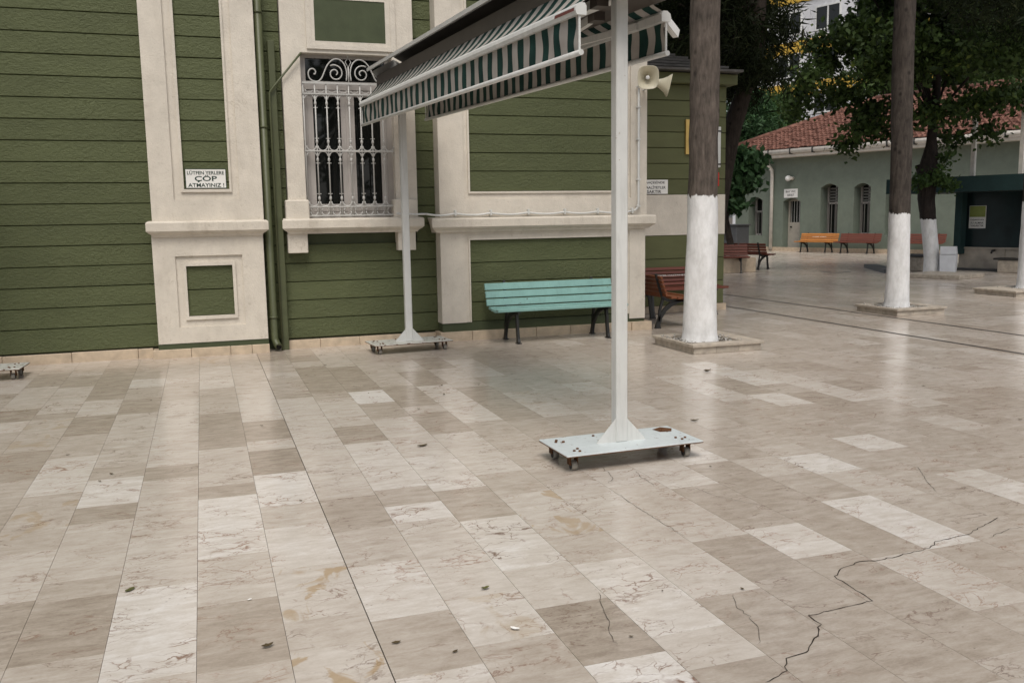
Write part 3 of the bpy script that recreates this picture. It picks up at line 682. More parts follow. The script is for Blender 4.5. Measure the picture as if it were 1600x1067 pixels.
# ------------------------------------------------------------------ signs on the walls
def sign(name, label, x0, x1, z0, z1, y, lines, ink='ink_green', board='sign_white', border=None):
    o = one(name, MB().cbox(x0, x1, y - .006, y, z0, z1, .001), board, ((x0 + x1) / 2, y, z0), label, 'sign'); OFF[o.name] = tuple(o.location)
    if border:
        m = MB(); ringz(m, x0, x1, z0, z1, x0 + .006, x1 - .006, z0 + .006, z1 - .006, y - .0075, y - .0055); m.build('border', border, o)
    for txt, cx, cz, w, h in lines:
        text_mesh('lettering', txt, w, h, ink, frame_M(Vector((cx, y - .0078, cz)), (1, 0, 0)), o, .018)
    return o
sign('wall_sign', 'white sign with three lines of dark green lettering on the left pilaster', -.145, .315, 1.995, 2.222, YP + .043,
     [('LÜTFEN YERLERE', .085, 2.179, .415, .05), ('ÇÖP', .085, 2.108, .25, .085), ('ATMAYINIZ !', .085, 2.032, .405, .046)], border='ink_green')
sign('wall_sign', 'white sign with black lettering on the annex beside the corner pilaster', 6.50, 7.18, 1.93, 2.155, YA - .012,
     [('CAMİ BAHÇESİNDE', 6.84, 2.112, .56, .055), ('TİCARİ FAALİYETLER', 6.83, 2.038, .62, .055), ('YASAKTIR', 6.88, 1.965, .36, .05)], 'ink_black')
o = one('plaque', MB().cbox(7.49, 7.75, YA - .03, YA - .002, 2.56, 3.11, .004), 'brass', (7.6, YA, 2.56), 'brass framed plaque on the annex half behind the near trunk', 'plaque'); OFF[o.name] = tuple(o.location)
m = MB(); ringz(m, 7.49, 7.75, 2.56, 3.11, 7.51, 7.73, 2.58, 3.09, YA - .04, YA - .029); m.build('frame', 'brass', o)
o = one('wall_sign', MB().cbox(8.02, 8.13, YA - .02, YA - .003, 2.05, 2.27, .002), 'sign_red', (8.05, YA, 2.05), 'small red sign at the right edge of the annex wall', 'sign'); OFF[o.name] = tuple(o.location)
MB().box(8.05, 8.10, YA - .0225, YA - .0205, 2.11, 2.20).build('symbol', 'sign_white', o)
o = one('meter_box', MB().cbox(8.06, 8.12, YA - .07, YA - .003, 2.35, 3.0, .004), 'cream_paint', (8.09, YA, 2.35), 'narrow grey service box above the small red sign on the annex', 'service box'); OFF[o.name] = tuple(o.location)
for z in (2.4, 2.93): MB().box(8.05, 8.13, YA - .075, YA - .003, z - .012, z + .012).build('strap', 'dark_metal', o)

# ------------------------------------------------------------------ horn loudspeakers
def horn(label, base, direction):
    d = Vector(direction).normalized(); t = thing('horn_loudspeaker', label, 'loudspeaker', base, group='horn loudspeakers on the corner'); 
    side = d.cross(Vector((0, 0, 1))).normalized(); up = side.cross(d).normalized(); P = Vector(base)
    def loft(rings):
        vs = []; fs = []; n = 24
        for (s_, rx, rz, e) in rings:
            for k in range(n):
                a = 2 * math.pi * k / n; c, s2 = math.cos(a), math.sin(a)
                cx = math.copysign(abs(c) ** e, c) * rx; cz = math.copysign(abs(s2) ** e, s2) * rz
                vs.append(P + d * s_ + side * cx + up * cz)
        for i in range(len(rings) - 1):
            for k in range(n): fs.append((i * n + k, i * n + (k + 1) % n, (i + 1) * n + (k + 1) % n, (i + 1) * n + k))
        return MB().add(vs, fs, True)
    loft([(-.10, .001, .001, 1), (-.10, .045, .045, 1), (-.02, .05, .05, 1), (.0, .035, .035, 1), (.06, .045, .045, 1), (.12, .065, .07, .9), (.18, .10, .105, .75), (.225, .135, .145, .62), (.232, .14, .15, .6), (.228, .132, .142, .6), (.18, .094, .10, .75), (.12, .055, .06, .9), (.06, .03, .03, 1), (.05, .001, .001, 1)]).build('horn', 'horn_paint', t)
    loft([(.05, .016, .016, 1), (.16, .016, .016, 1), (.17, .026, .026, 1), (.185, .026, .026, 1), (.187, .012, .012, 1), (.187, .001, .001, 1)]).build('reflex_plug', 'white_plastic', t)
    MB().obox(P + d * -.02 + Vector((0, 0, -.05)), P + Vector((-.03, .22, -.09)), .03, .012).build('bracket', 'cream_paint', t)
    return t
horn('horn loudspeaker on the corner pilaster turned towards the viewer', (5.72, 11.12, 3.40), (-.33, -.90, -.10))
horn('horn loudspeaker on the corner pilaster turned away to the right', (5.83, 11.15, 3.36), (.85, -.35, -.22))

# ------------------------------------------------------------------ awning stand
DX = -.0390
def base_plate(par, cx, cy, mat, rz=0.0, holes=True):
    c, s = math.cos(rz), math.sin(rz)
    def T(p): return (cx + p[0] * c - p[1] * s, cy + p[0] * s + p[1] * c, p[2])
    m = MB().cbox(-.49, .49, -.235, .235, .108, .120, .003); m.v = [T(p) for p in m.v]; pl = m.build('base_plate', mat, par)
    m = MB().cbox(-.4915, .4915, -.2365, .2365, .1055, .1125, .002); m.v = [T(p) for p in m.v]; m.build('plate_edge', 'rust', pl)
    for i, (bx_, by_) in enumerate(((-.40, .15), (-.37, .10), (-.42, .11), (-.40, -.14), (-.36, -.10), (-.37, -.16), (.40, .15), (.37, .12), (.42, -.12), (.38, -.15), (-.12, .17), (.36, -.10))):
        m = MB().tube([T((bx_, by_, .119)), T((bx_, by_, .128))], .010, 6); m.build('bolt', 'rust', pl)
    for i, (wx_, wy_) in enumerate(((-.41, -.14), (.41, -.14), (-.41, .16), (.41, .16))):
        a = R((20, -30, 50, 10)[i]); m = MB(); w = part('caster', par)
        b = MB().box(wx_ - .035, wx_ + .035, wy_ - .03, wy_ + .03, .098, .108).box(wx_ - .027, wx_ - .021, wy_ - .022, wy_ + .03, .035, .10).box(wx_ + .021, wx_ + .027, wy_ - .022, wy_ + .03, .035, .10); b.v = [T(p) for p in b.v]; b.build('fork', 'rust', w)
        b = MB().tube([(wx_ - .018, wy_ - .004, .032), (wx_ + .018, wy_ - .004, .032)], .032, 18); b.v = [T(p) for p in b.v]; b.build('wheel', 'wheel_grey', w)
        b = MB().tube([(wx_ - .0195, wy_ - .004, .032), (wx_ + .0195, wy_ - .004, .032)], .024, 16); b.v = [T(p) for p in b.v]; b.build('hub', 'rubber', w)
    return pl, T
AW = thing('awning_stand', 'wheeled stand with two cream posts carrying green and cream striped awnings', 'awning', (2.44, 8.05, 0))
PX1, PY1, PX2, PY2, PT = 2.545, 5.31, 2.33, 10.79, 2.93
pl1, T1 = base_plate(AW, 2.555, 5.315, 'plate_paint', R(1.5)); pl2, T2 = base_plate(AW, 2.33, 10.80, 'plate_paint_rusty', R(5))
for px, py, pl, T in ((PX1, PY1, pl1, T1), (PX2, PY2, pl2, T2)):
    MB().cbox(px - .041, px + .041, py - .041, py + .041, .119, PT, .006).build('post', 'cream_paint', AW)
    for s in (-1, 1):
        x0 = px + s * .0405
        MB().add([(x0, py - .03, .1195), (x0 + s * .135, py - .03, .1195), (x0 + s * .135, py - .03, .125), (x0, py - .03, .275), (x0, py - .022, .1195), (x0 + s * .135, py - .022, .1195), (x0 + s * .135, py - .022, .125), (x0, py - .022, .275)],
                 [(0, 1, 2, 3), (7, 6, 5, 4), (0, 4, 5, 1), (1, 5, 6, 2), (2, 6, 7, 3), (3, 7, 4, 0)]).build('gusset', 'cream_paint', AW)
q = [T1(p) for p in ((.335, .175, .1212), (.42, .215, .1212), (.475, .15, .1212), (.43, .075, .1212), (.35, .09, .1212))]
MB().add(q, [(0, 1, 2, 3, 4)]).build('rust_patch', 'rust', pl1)
def ax(Y): return PX1 + DX * (Y - PY1)           # x of the beam at Y
Y0, Y1 = 5.02, 11.12
def zt(Y): return .03 * (Y - 5.3)                 # the frame rises slightly towards the wall
def along(m, prof, y0, y1, n=1, dx=0.0):
    """sweep the (x,z) profile along the beam"""
    k = len(prof); vs = []
    for i in range(n + 1):
        y = y0 + (y1 - y0) * i / n; vs += [(ax(y) + dx + p[0], y, p[1] + zt(y)) for p in prof]
    fs = [(i * k + j, i * k + (j + 1) % k, (i + 1) * k + (j + 1) % k, (i + 1) * k + j) for i in range(n) for j in range(k)]
    return m.add(vs, fs + [tuple(range(k)), tuple(n * k + j for j in reversed(range(k)))])
along(MB(), [(-.04, 2.93), (.04, 2.93), (.04, 3.03), (-.04, 3.03)], 5.1, 11.1).build('beam', 'cream_paint', AW)
for s in (-1, 1):
    along(MB(), [(s * .05, 2.95), (s * .19, 2.97), (s * .22, 3.02), (s * .22, 3.13), (s * .05, 3.16)] if s < 0 else [(.05, 2.945), (.33, 2.945), (.36, 2.99), (.34, 3.08), (.05, 3.16)], 5.08, 11.1).build('cassette', 'housing_brown', AW)
    along(MB(), [(s * .01, 3.36), (s * .31, 3.20), (s * .31, 3.215), (s * .01, 3.375)], 5.05, 11.14).build('hood', 'hood_dark', AW)
    along(MB(), [(s * .285, 3.196), (s * .322, 3.186), (s * .325, 3.222), (s * .30, 3.232)], 5.04, 11.15).build('hood_trim', 'cream_paint', AW)
for y in (5.05, 11.12):
    MB().add([(ax(y) + p[0], y + e, p[1] + zt(y)) for e in (-.012, .012) for p in ((-.06, 2.93), (.16, 2.91), (.21, 2.97), (.27, 3.18), (0, 3.33), (-.27, 3.18), (-.12, 2.99))],
             [tuple(range(7)), tuple(reversed(range(7, 14)))] + [(i, i + 7, (i + 1) % 7 + 7, (i + 1) % 7) for i in range(7)]).build('end_plate', 'cream_paint', AW)
def side_awning(s, xo, y0, y1, zb, h, dz):
    """front bar at offset xo from the beam, valance of height h hanging from it; dz lowers the bar"""
    nm = part('side_awning', AW)
    prof = [(-.032, 0), (-.040, .025), (-.034, .050), (-.012, .068), (.018, .068), (.030, .05), (.030, 0)]
    if s > 0: prof = [(-a, b) for a, b in prof]
    along(MB(), [(xo + a, zb + b) for a, b in prof], y0, y1).build('front_bar', 'cream_paint' if s < 0 else 'cream_paint', nm)
    # valance, wavy canvas
    nu, nv = 240, 8; L = y1 - y0; vs = []; uv = []; q = random.Random(5 + s)
    ph = [q.uniform(0, 6.28) for _ in range(6)]
    for j in range(nv + 1):
        for i in range(nu + 1):
            y = y0 + .02 + (L - .04) * i / nu; t = j / nv; amp = .011 * math.sin(math.pi * min(1, t * .95 + .03))
            u = L * i / nu
            end = math.exp(-u / .5) + math.exp(-(L - u) / .9) + .25
            wv = amp * end * (math.sin(u * 9.0 + ph[0] + t * 2.2) + .6 * math.sin(u * 17 + ph[1] - t * 3))
            sl = .016 * math.sin(math.pi * t) * end * math.sin(u * 3.1 + ph[2])
            vs.append((ax(y) + xo + s * .01 + wv, y + sl, zb + zt(y) + .005 - h * t)); uv.append((u / .205 + .25, t))
    m = MB(); m.add(vs, [(j * (nu + 1) + i, j * (nu + 1) + i + 1, (j + 1) * (nu + 1) + i + 1, (j + 1) * (nu + 1) + i) for j in range(nv) for i in range(nu)], True); m.uv = uv
    m.build('valance', 'striped_canvas', nm, fix=False)
    m = MB(); k = 10; m.tube([(ax(y0 - .01) + xo + s * .01, y0 - .01, zb + zt(y0) - h), (ax(y1) + xo + s * .01, y1 + .01, zb + zt(y1) - h)], .017, k); m.build('hem_bar', 'cream_paint', nm)
    for y in (y0 + .015, y1 - .015): MB().obox((ax(y) + xo + s * .01, y, zb + zt(y)), (ax(y) + xo + s * .01, y, zb + zt(y) - h), .012, .012, (1, 0, 0)).build('edge_cord', 'cream_paint', nm)
    # canvas from bar up to the roller
    vs = []; uv = []; nu = 60
    for j in range(5):
        for i in range(nu + 1):
            y = y0 + .02 + (L - .04) * i / nu; t = j / 4; xx = xo + (s * .16 - xo) * t; zz = zb + .063 + (3.10 - zb - .063) * t - .03 * math.sin(math.pi * t)
            vs.append((ax(y) + xx, y, zz + zt(y))); uv.append((L * i / nu / .205 + .25, t))
    m = MB(); m.add(vs, [(j * (nu + 1) + i, j * (nu + 1) + i + 1, (j + 1) * (nu + 1) + i + 1, (j + 1) * (nu + 1) + i) for j in range(4) for i in range(nu)], True); m.uv = uv
    m.build('canvas', 'striped_canvas', nm, fix=False)
    # folded arms under the cassette
    for e, yy, sg in ((0, y0 + .30, 1), (1, y1 - .30, -1)):
        p0 = Vector((ax(yy) + s * .10, yy + sg * .1, 2.93 + zt(yy))); p1 = Vector((ax(yy) + s * .16, yy + sg * 1.25, 2.90 + zt(yy))); p2 = Vector((ax(yy) + xo - s * .03, yy + sg * .02, zb + .02 + zt(yy)))
        MB().obox(p0, p1, .035, .055).build('arm', 'cream_paint', nm); MB().obox(p1 + Vector((0, 0, -.01)), p2, .030, .045).build('arm', 'cream_paint', nm)
        MB().tube([p1 + Vector((0, 0, -.05)), p1 + Vector((0, 0, .04))], .028, 10).build('arm_joint', 'cream_paint', nm)
        MB().box(p0.x - .04, p0.x + .04, p0.y - .06, p0.y + .05, p0.z - .04, p0.z + .06).build('arm_bracket', 'housing_brown', nm)
    return nm
LA = side_awning(-1, -.40, 5.00, 11.10, 2.762, .212, 0)
RA = side_awning(1, .405, 5.45, 11.25, 2.84, .20, 0)
yl = 5.0
for k in range(1): # maker's strip on the near end of the left bar
    m = MB(); P0 = (ax(5.30) - .4415, 5.30); P1 = (ax(5.02) - .4415, 5.02)
    m.add([(P0[0], P0[1], 2.784 + zt(5.3)), (P1[0], P1[1], 2.784 + zt(5.0)), (P1[0] + .003, P1[1], 2.804 + zt(5.0)), (P0[0] + .003, P0[1], 2.804 + zt(5.3))], [(0, 1, 2, 3)]); m.build('maker_label', 'maker_red', LA)
a0 = Vector((ax(5.55) + .43, 5.50, 2.87)); a1 = a0 + Vector((.135, .09, -.07))
MB().obox(a0, a1, .04, .055).build('arm_end', 'white_plastic', RA)

# a second stand whose base plate only just reaches the picture
AS = thing('awning_stand', 'pale wheeled base plate and post at the far left edge of the paving', 'awning', (-2.35, 10.7, 0))
plq, Tq = base_plate(AS, -2.36, 10.70, 'plate_paint_rusty', R(-3))
MB().cbox(-2.43, -2.33, 10.65, 10.75, .119, 2.95, .006).build('post', 'cream_paint', AS)
for s in (-1, 1):
    x0 = -2.38 + s * .0495
    MB().prism([(x0, .1195), (x0 + s * .135, .1195), (x0 + s * .135, .125), (x0, .275)], 1, 10.67, 10.678).build('gusset', 'cream_paint', AS)
# ------------------------------------------------------------------ benches
def bench(label, loc, rz, L, wood, nback=4, nseat=4, overhang=.28, group=None, letter=None):
    t = thing('park_bench', label, 'bench', loc, rz, group, world=False)
    # front is -y. back slats climb from the seat, slightly reclined
    for i in range(nseat):
        y = -.24 + i * .098; z = .415 + .012 * abs(i - 1.2) if nseat > 3 else .42
        MB().cbox(-L / 2, L / 2, y - .044, y + .044, z - .016, z + .018, .005).build('seat_slat', wood, t)
    hs_ = (.30 / nback)
    for i in range(nback):
        z0 = .455 + i * hs_; y0 = .165 + (i / nback) * .10
        m = MB().cbox(-L / 2, L / 2, -.014, .014, .004, hs_ - .006, .004); a = R(-17); c, s = math.cos(a), math.sin(a)
        m.v = [(p[0], y0 + p[1] * c - p[2] * s, z0 + p[1] * s + p[2] * c) for p in m.v]; m.build('back_slat', wood, t)
    for sx in (-1, 1):
        x = sx * (L / 2 - overhang); w = .032
        def bar(pts, hw):
            m = MB(); vs = []; n = len(pts)
            for i, (y, z) in enumerate(pts):
                a = pts[max(i - 1, 0)]; b = pts[min(i + 1, n - 1)]; d = Vector((b[0] - a[0], b[1] - a[1])); d.normalize(); nn = (-d.y, d.x); h = (hw[i] if isinstance(hw, list) else hw) * 1.2
                for e in (-1, 1):
                    for g_ in (-1, 1): vs.append((x + e * w / 2, y + nn[0] * h * g_, z + nn[1] * h * g_))
            fs = [(0, 1, 3, 2), tuple(4 * (n - 1) + i for i in (0, 2, 3, 1))]
            for i in range(n - 1):
                b = 4 * i; fs += [(b, b + 4, b + 5, b + 1), (b + 2, b + 3, b + 7, b + 6), (b, b + 2, b + 6, b + 4), (b + 1, b + 5, b + 7, b + 3)]
            return m.add(vs, fs)
        bar([(-.25, .012), (-.235, .06), (-.215, .18), (-.205, .28), (-.19, .36), (-.15, .395)], [.034, .024, .021, .022, .024, .02]).build('leg', 'cast_iron', t)
        bar([(.25, .012), (.245, .06), (.21, .16), (.14, .26), (.05, .33), (-.06, .37), (-.15, .392)], [.034, .026, .023, .024, .026, .022, .02]).build('leg', 'cast_iron', t)
        bar([(-.29, .398), (-.1, .388), (.08, .388), (.17, .43), (.215, .55), (.262, .70), (.285, .775)], [.010, .014, .016, .02, .015, .014, .010]).build('side_frame', 'cast_iron', t)
        bar([(.235, .10), (.22, .25), (.19, .36), (.17, .42)], [.012, .014, .014, .014]).build('brace', 'cast_iron', t)
        for yy in (-.25, .25): MB().cbox(x - .03, x + .03, yy - .045, yy + .045, 0, .014, .004).build('foot', 'cast_iron', t)
    if letter:
        M = frame_M(Vector((0, .165 + .05 - .018, .455 + .165)), (1, 0, 0), (0, math.sin(R(17)), math.cos(R(17)))); text_mesh('lettering', letter, L * .36, .035, 'sign_white', M, t, .01)
    return t
bench('mint green painted slat bench against the green panelled wall', (4.36, 11.0, 0), R(1.0), 1.82, 'mint_paint', 3, 4, .28)
bench('reddish brown slat bench seen end on beside the corner pilaster', (6.30, 11.93, 0), R(90), 1.35, 'rust_wood', 5, 4, .12)
bench('red brown slat bench against the annex wall behind the near trunk', (7.20, 12.88, 0), R(0), 1.55, 'red_wood', 5, 4, .22, letter='ŞEKER HASTANESİ')
U = Vector((-.316, .949, 0)); NV = (.949, .316); RZF = math.atan2(-.949, .316)      # facing of the far building
FC = 32.2; FW = FC - .55
def fbench(px, py, label, wood, letter=None):
    p = on(px, py, NV, FW); return bench(label, (p.x, p.y, 0), RZF, 1.72, wood, 4, 4, .3, 'benches along the far building', letter)
fbench(1275, 392, 'orange varnished slat bench with white lettering outside the far doorway', 'orange_wood', 'CAMİ VAKFI')
fbench(1339, 394, 'dark red slat bench under the far building window next to the orange bench', 'red_wood')
fbench(1436, 398, 'dark red slat bench half hidden behind the leaning whitewashed trunk', 'red_wood')
def bench_at(foot, th, lx, L, *a, **k):
    c, s_ = math.cos(th), math.sin(th); x, y = lx, -.25
    return bench(a[0], (foot.x - (x * c - y * s_), foot.y - (x * s_ + y * c), 0), th, L, *a[1:], **k)
bench_at(fl(1158, 427), R(-24), .62, 1.7, 'red brown slat bench in front of the travertine block beyond the annex', 'red_wood', 4, 4, .23)
bench_at(fl(1200, 420.5), R(112), -.72, 1.9, 'dark brown slat bench seen from behind at the travertine block', 'red_wood', 4, 4, .23)
s0 = fl(1181, 425); one('stone_block', MB().cbox(s0.x - 1.4, s0.x, s0.y, s0.y + 1.0, 0, .40, .01), 'travertine', (s0.x - .7, s0.y + .5, 0), 'low travertine block between two brown benches beyond the annex', 'stone block')

# ------------------------------------------------------------------ far sea-green building
FB = thing('far_building', 'long sea green building with arched windows and red tiled roof', 'building', tuple(on(1390, 398, NV, FC).xy) + (0,))
ORG = on(1390, 398, NV, FC); ORG.z = 0; NW = Vector((-NV[0], -NV[1], 0))            # towards the yard
UU = -U                                                                             # image right
def fp(u, z, d=0.0): return ORG + UU * u + NW * d + Vector((0, 0, z))
def uz(px, py):
    p = on(px, py, NV, FC) - ORG; return p.dot(UU), p.z
ul = uz(1150, 300)[0]; EH = 3.86
holes = []
def arch_hole(px0, px1, pyt, pyb, rise=.16):
    a, b = uz(px0, pyt)[0], uz(px1, pyt)[0]; zt_, zb_ = uz((px0 + px1) / 2, pyt)[1], uz((px0 + px1) / 2, pyb)[1]
    pts = [(a, zb_), (b, zb_), (b, zt_ - rise)]
    for i in range(1, 6): t = i / 6; pts.append((b + (a - b) * t, zt_ - rise + rise * math.sin(math.pi * t)))
    pts.append((a, zt_ - rise)); holes.append((a, b, zb_, zt_, pts)); return holes[-1]
H_win = [arch_hole(1170, 1192, 308, 368), arch_hole(1283, 1310, 287, 367), arch_hole(1335, 1361, 286, 367), arch_hole(1385, 1412, 286, 368)]
H_door = arch_hole(1224, 1251, 309, 391)
def face_holes(outer, hls, depth, name, mat, parent):
    bm = bmesh.new(); edges = []
    def loop(pts):
        vs = [bm.verts.new(fp(*p)) for p in pts]; es = [bm.edges.new((vs[i], vs[(i + 1) % len(vs)])) for i in range(len(vs))]; return vs, es
    for pts in [outer] + hls: edges += loop(pts)[1]
    bmesh.ops.triangle_fill(bm, use_beauty=True, use_dissolve=False, edges=edges)
    for pts in hls:
        n = len(pts); a = [bm.verts.new(fp(*p)) for p in pts]; b = [bm.verts.new(fp(*p, -depth)) for p in pts]
        for i in range(n): bm.faces.new((a[i], a[(i + 1) % n], b[(i + 1) % n], b[i]))
    me = bpy.data.meshes.new(name); bm.to_mesh(me); bm.free(); off = Vector(OFF[root_of(parent).name]); me.transform(Matrix.Translation(-off)); me.materials.append(MATS[mat])
    o = bpy.data.objects.new(name, me); COL.objects.link(o); o.parent = parent; return o
for h in holes:
    for i, p in enumerate(h[4]):
        if p[1] < .012: h[4][i] = (p[0], .012)
UR = 26.0
face_holes([(ul, 0), (UR, 0), (UR, EH), (ul, EH)], [h[4] for h in holes], .62, 'wall', 'sea_green_plaster', FB)
def fbox(m, u0, u1, z0, z1, d0, d1):
    vs = [fp(u, z, d) for d in (d0, d1) for u, z in ((u0, z0), (u1, z0), (u1, z1), (u0, z1))]
    return m.add(vs, [(0, 1, 2, 3), (7, 6, 5, 4), (0, 4, 5, 1), (1, 5, 6, 2), (2, 6, 7, 3), (3, 7, 4, 0)])
fbox(MB(), ul, UR, 0, EH, -.9, -.8).build('back_wall', 'interior_dark', FB)
for h in H_win:
    a, b, z0, z1, _ = h; w = part('window', FB); zm = z1 - (z1 - z0) * .38
    fbox(MB(), a, b, z0, z1, -0.560, -0.545).build('pane', 'window_glass', w)
    m = MB(); fbox(m, a, a + .07, z0, z1, -0.545, -0.480); fbox(m, b - .07, b, z0, z1, -0.545, -0.480); fbox(m, a, b, z0, z0 + .07, -0.545, -0.480); fbox(m, a, b, zm - .04, zm + .04, -0.545, -0.480); fbox(m, (a + b) / 2 - .03, (a + b) / 2 + .03, z0, z1, -0.545, -0.490); m.build('frame', 'window_paint', w)
    for i in range(5):
        u = a + .06 + (b - a - .12) * i / 4; fbox(MB(), u - .014, u + .014, z0, zm, -0.460, -0.435).build('bar', 'far_grille', w)
    for i in range(5 if h is not H_win[0] else 0):
        z = zm + .1 + (z1 - zm - .3) * i / 4; fbox(MB(), a + .1, b - .1, z - .035, z + .035, -0.475, -0.450).build('louvre', 'blind_white', w)
a, b, z0, z1, _ = H_door; dr = part('door', FB); zc = z0 + (z1 - z0) * .53
fbox(MB(), a, b, z0, zc, -.42, -.38).build('leaf', 'door_paint', dr); fbox(MB(), a, a + .09, zc, z1, -.42, -.38).build('stile', 'door_paint', dr); fbox(MB(), b - .07, b, zc, z1, -.42, -.38).build('stile', 'door_paint', dr); fbox(MB(), a, b, z1 - .14, z1, -.42, -.38).build('rail', 'door_paint', dr)
fbox(MB(), a, b, zc, z1, -.46, -.45).build('pane', 'window_glass', dr)
for i in range(6): u = a + .12 + (b - a - .2) * i / 5; fbox(MB(), u - .013, u + .013, zc, z1 - .1, -0.460, -0.435).build('bar', 'grille_paint', dr)
fbox(MB(), a + .14, a + .20, zc - .22, zc - .16, -.38, -.31).build('handle', 'dark_metal', dr)
fbox(MB(), ul, UR, 0, .16, 0, .03).build('plinth_stone', 'travertine', FB)
ge = fbox(MB(), ul - .4, UR, EH - .02, EH + .10, 0, .55).build('eave_board', 'gutter_white', FB)
m = MB().tube([fp(ul - .4, EH + .20, .62), fp(UR, EH + .20, .62)], .10, 10).build('gutter', 'gutter_white', FB)
for i in range(32): u = ul + .1 + i * 1.05; fbox(MB(), u - .02, u + .02, EH + .07, EH + .33, .48, .74).build('gutter_strap', 'dark_metal', FB)
u0 = uz(1208, 300)[0]
m = MB().tube([fp(u0 - .15, EH + .15, .6), fp(u0 - .10, EH - .05, .5), fp(u0, EH - .5, .12), fp(u0, EH - .7, .09), fp(u0, .05, .09)], .075, 8).build('downpipe', 'gutter_white', FB)
# roof: rows of clay tiles, hipped at the left end
RH, RD = 2.15, 4.8
m = MB(); rows = 21
for r_ in range(rows):
    t0, t1 = r_ / rows, (r_ + 1.12) / rows; d0, d1 = .68 - t0 * RD, .68 - t1 * RD; za_, zb_ = EH + .27 + t0 * RH, EH + .27 + t1 * RH
    us = ul - .75 + t0 * RD * 1.0; n = int((UR - us) / .2)
    for c in range(n):
        u = us + c * .2; q = random.Random(r_ * 991 + c); j = q.uniform(-.02, .02)
        A_ = [(u, 0), (u + .05, .055), (u + .10, .07), (u + .15, .055), (u + .2, 0)]
        vs = [fp(x, za_ + .05 + z + j, d0) for x, z in A_] + [fp(x, zb_ + z * .8 + j, d1) for x, z in A_]
        m.add(vs, [(i, i + 1, i + 6, i + 5) for i in range(4)] + [(0, 1, 2, 3, 4)])
ob = m.build('roof_tiles', 'roof_tile', FB, fix=False); ob['kind'] = 'stuff'
m = MB(); m.tube([fp(ul - .8, EH + .28, .74), fp(ul - .75 + RD * 1.0, EH + .32 + RH, .68 - RD)], .13, 8); m.tube([fp(ul - .75 + RD, EH + .32 + RH, .68 - RD), fp(UR, EH + .32 + RH, .68 - RD)], .14, 8); m.build('ridge_tiles', 'roof_tile', FB)
m = MB().add([fp(ul - .8, EH + .2, .70), fp(UR, EH + .2, .70), fp(UR, EH + .2 + RH, .70 - RD), fp(ul - .75 + RD, EH + .2 + RH, .70 - RD), fp(ul - .8, EH + .2, .7 - 2 * RD)], [(0, 1, 2, 3), (0, 3, 4)]).build('roof', 'roof_tile', FB)
MB().add([fp(ul, 0, 0), fp(ul, 0, -8), fp(ul, EH, -8), fp(ul, EH, 0)], [(0, 1, 2, 3)]).build('end_wall', 'sea_green_plaster', FB)
ss, zz = uz(1236, 303)
o = one('wall_sign', fbox(MB(), ss - .33, ss + .33, zz - .16, zz + .20, .002, .02), 'sign_white', tuple(fp(ss, zz)), 'small white two line sign above the far doorway', 'sign'); OFF[o.name] = tuple(o.location)
for txt, dz_, w_ in (('BAY WC', .09, .48), ('ABDEST', -.05, .34)): text_mesh('lettering', txt, w_, .085, 'ink_black', frame_M(fp(ss, zz + dz_, .0225), UU), o, .01)
ss, zz = uz(1236, 279)
t = thing('wall_lamp', 'round white globe lamp above the far doorway', 'lamp', tuple(fp(ss, zz)))
bm_ = MB(); vs = []; 
for i in range(9):
    for k in range(14):
        a_, b_ = math.pi * i / 8, 2 * math.pi * k / 14; vs.append(fp(ss, zz, .2) + Vector((math.sin(a_) * math.cos(b_), math.sin(a_) * math.sin(b_), math.cos(a_))) * .12)
bm_.add(vs, [(i * 14 + k, i * 14 + (k + 1) % 14, (i + 1) * 14 + (k + 1) % 14, (i + 1) * 14 + k) for i in range(8) for k in range(14)], True).build('globe', 'white_plastic', t)
MB().tube([fp(ss + .1, zz, 0), fp(ss + .1, zz, .2)], .07, 8).build('lamp_base', 'gutter_white', t)
p = on(1150, 372, NV, FC - 2.2)
cb = thing('utility_cabinet', 'dark grey utility cabinet at the left end of the far building', 'cabinet', (p.x, p.y, 0), RZF, world=False)
MB().cbox(-.75, .35, -.4, .4, 0, 1.10, .02).build('body', 'slate_grey', cb); MB().cbox(-.3, -.12, -.425, -.39, .55, .8, .005).build('lock_plate', 'dark_metal', cb); MB().cbox(-.8, .4, -.45, .45, 1.10, 1.16, .01).build('lid', 'slate_grey', cb)

# ------------------------------------------------------------------ washing kiosk on the right
KC = 23.6
def kz(px, py):
    p = on(px, py, NV, KC); return p
K0 = kz(1478, 425); K0.z = 0
K = thing('washing_kiosk', 'dark teal washing kiosk with flat canopy and marble tap wall', 'kiosk', tuple(K0))
def kp(u, z, d=0.0): return K0 + UU * u + NW * d + Vector((0, 0, z))
def ku(px, py): p = on(px, py, NV, KC) - K0; return p.dot(UU), p.z
def kbox(u0, u1, z0, z1, d0, d1):
    return MB().add([kp(u, z, d) for d in (d0, d1) for u, z in ((u0, z0), (u1, z0), (u1, z1), (u0, z1))], [(0, 1, 2, 3), (7, 6, 5, 4), (0, 4, 5, 1), (1, 5, 6, 2), (2, 6, 7, 3), (3, 7, 4, 0)])
zc0, zc1 = ku(1500, 300)[1] , ku(1500, 276)[1]
uL = ku(1388, 290)[0]
kbox(uL, 7.5, zc0, zc1, -2.6, .1).build('canopy', 'dark_teal_plaster', K)
zb = ku(1500, 391)[1]; ub = ku(1474, 350)[0]
kbox(ub + .02, 7.5, zb, zc0 - .004, -1.0, -.95).build('wall', 'kiosk_wall_shaded', K)  # teal wall, its colour darkened to stand for the shade inside the kiosk
kbox(ub - .02, ub + .16, 0.42, zc0 - .006, -.9, -.62).build('pillar', 'dark_teal_plaster', K)
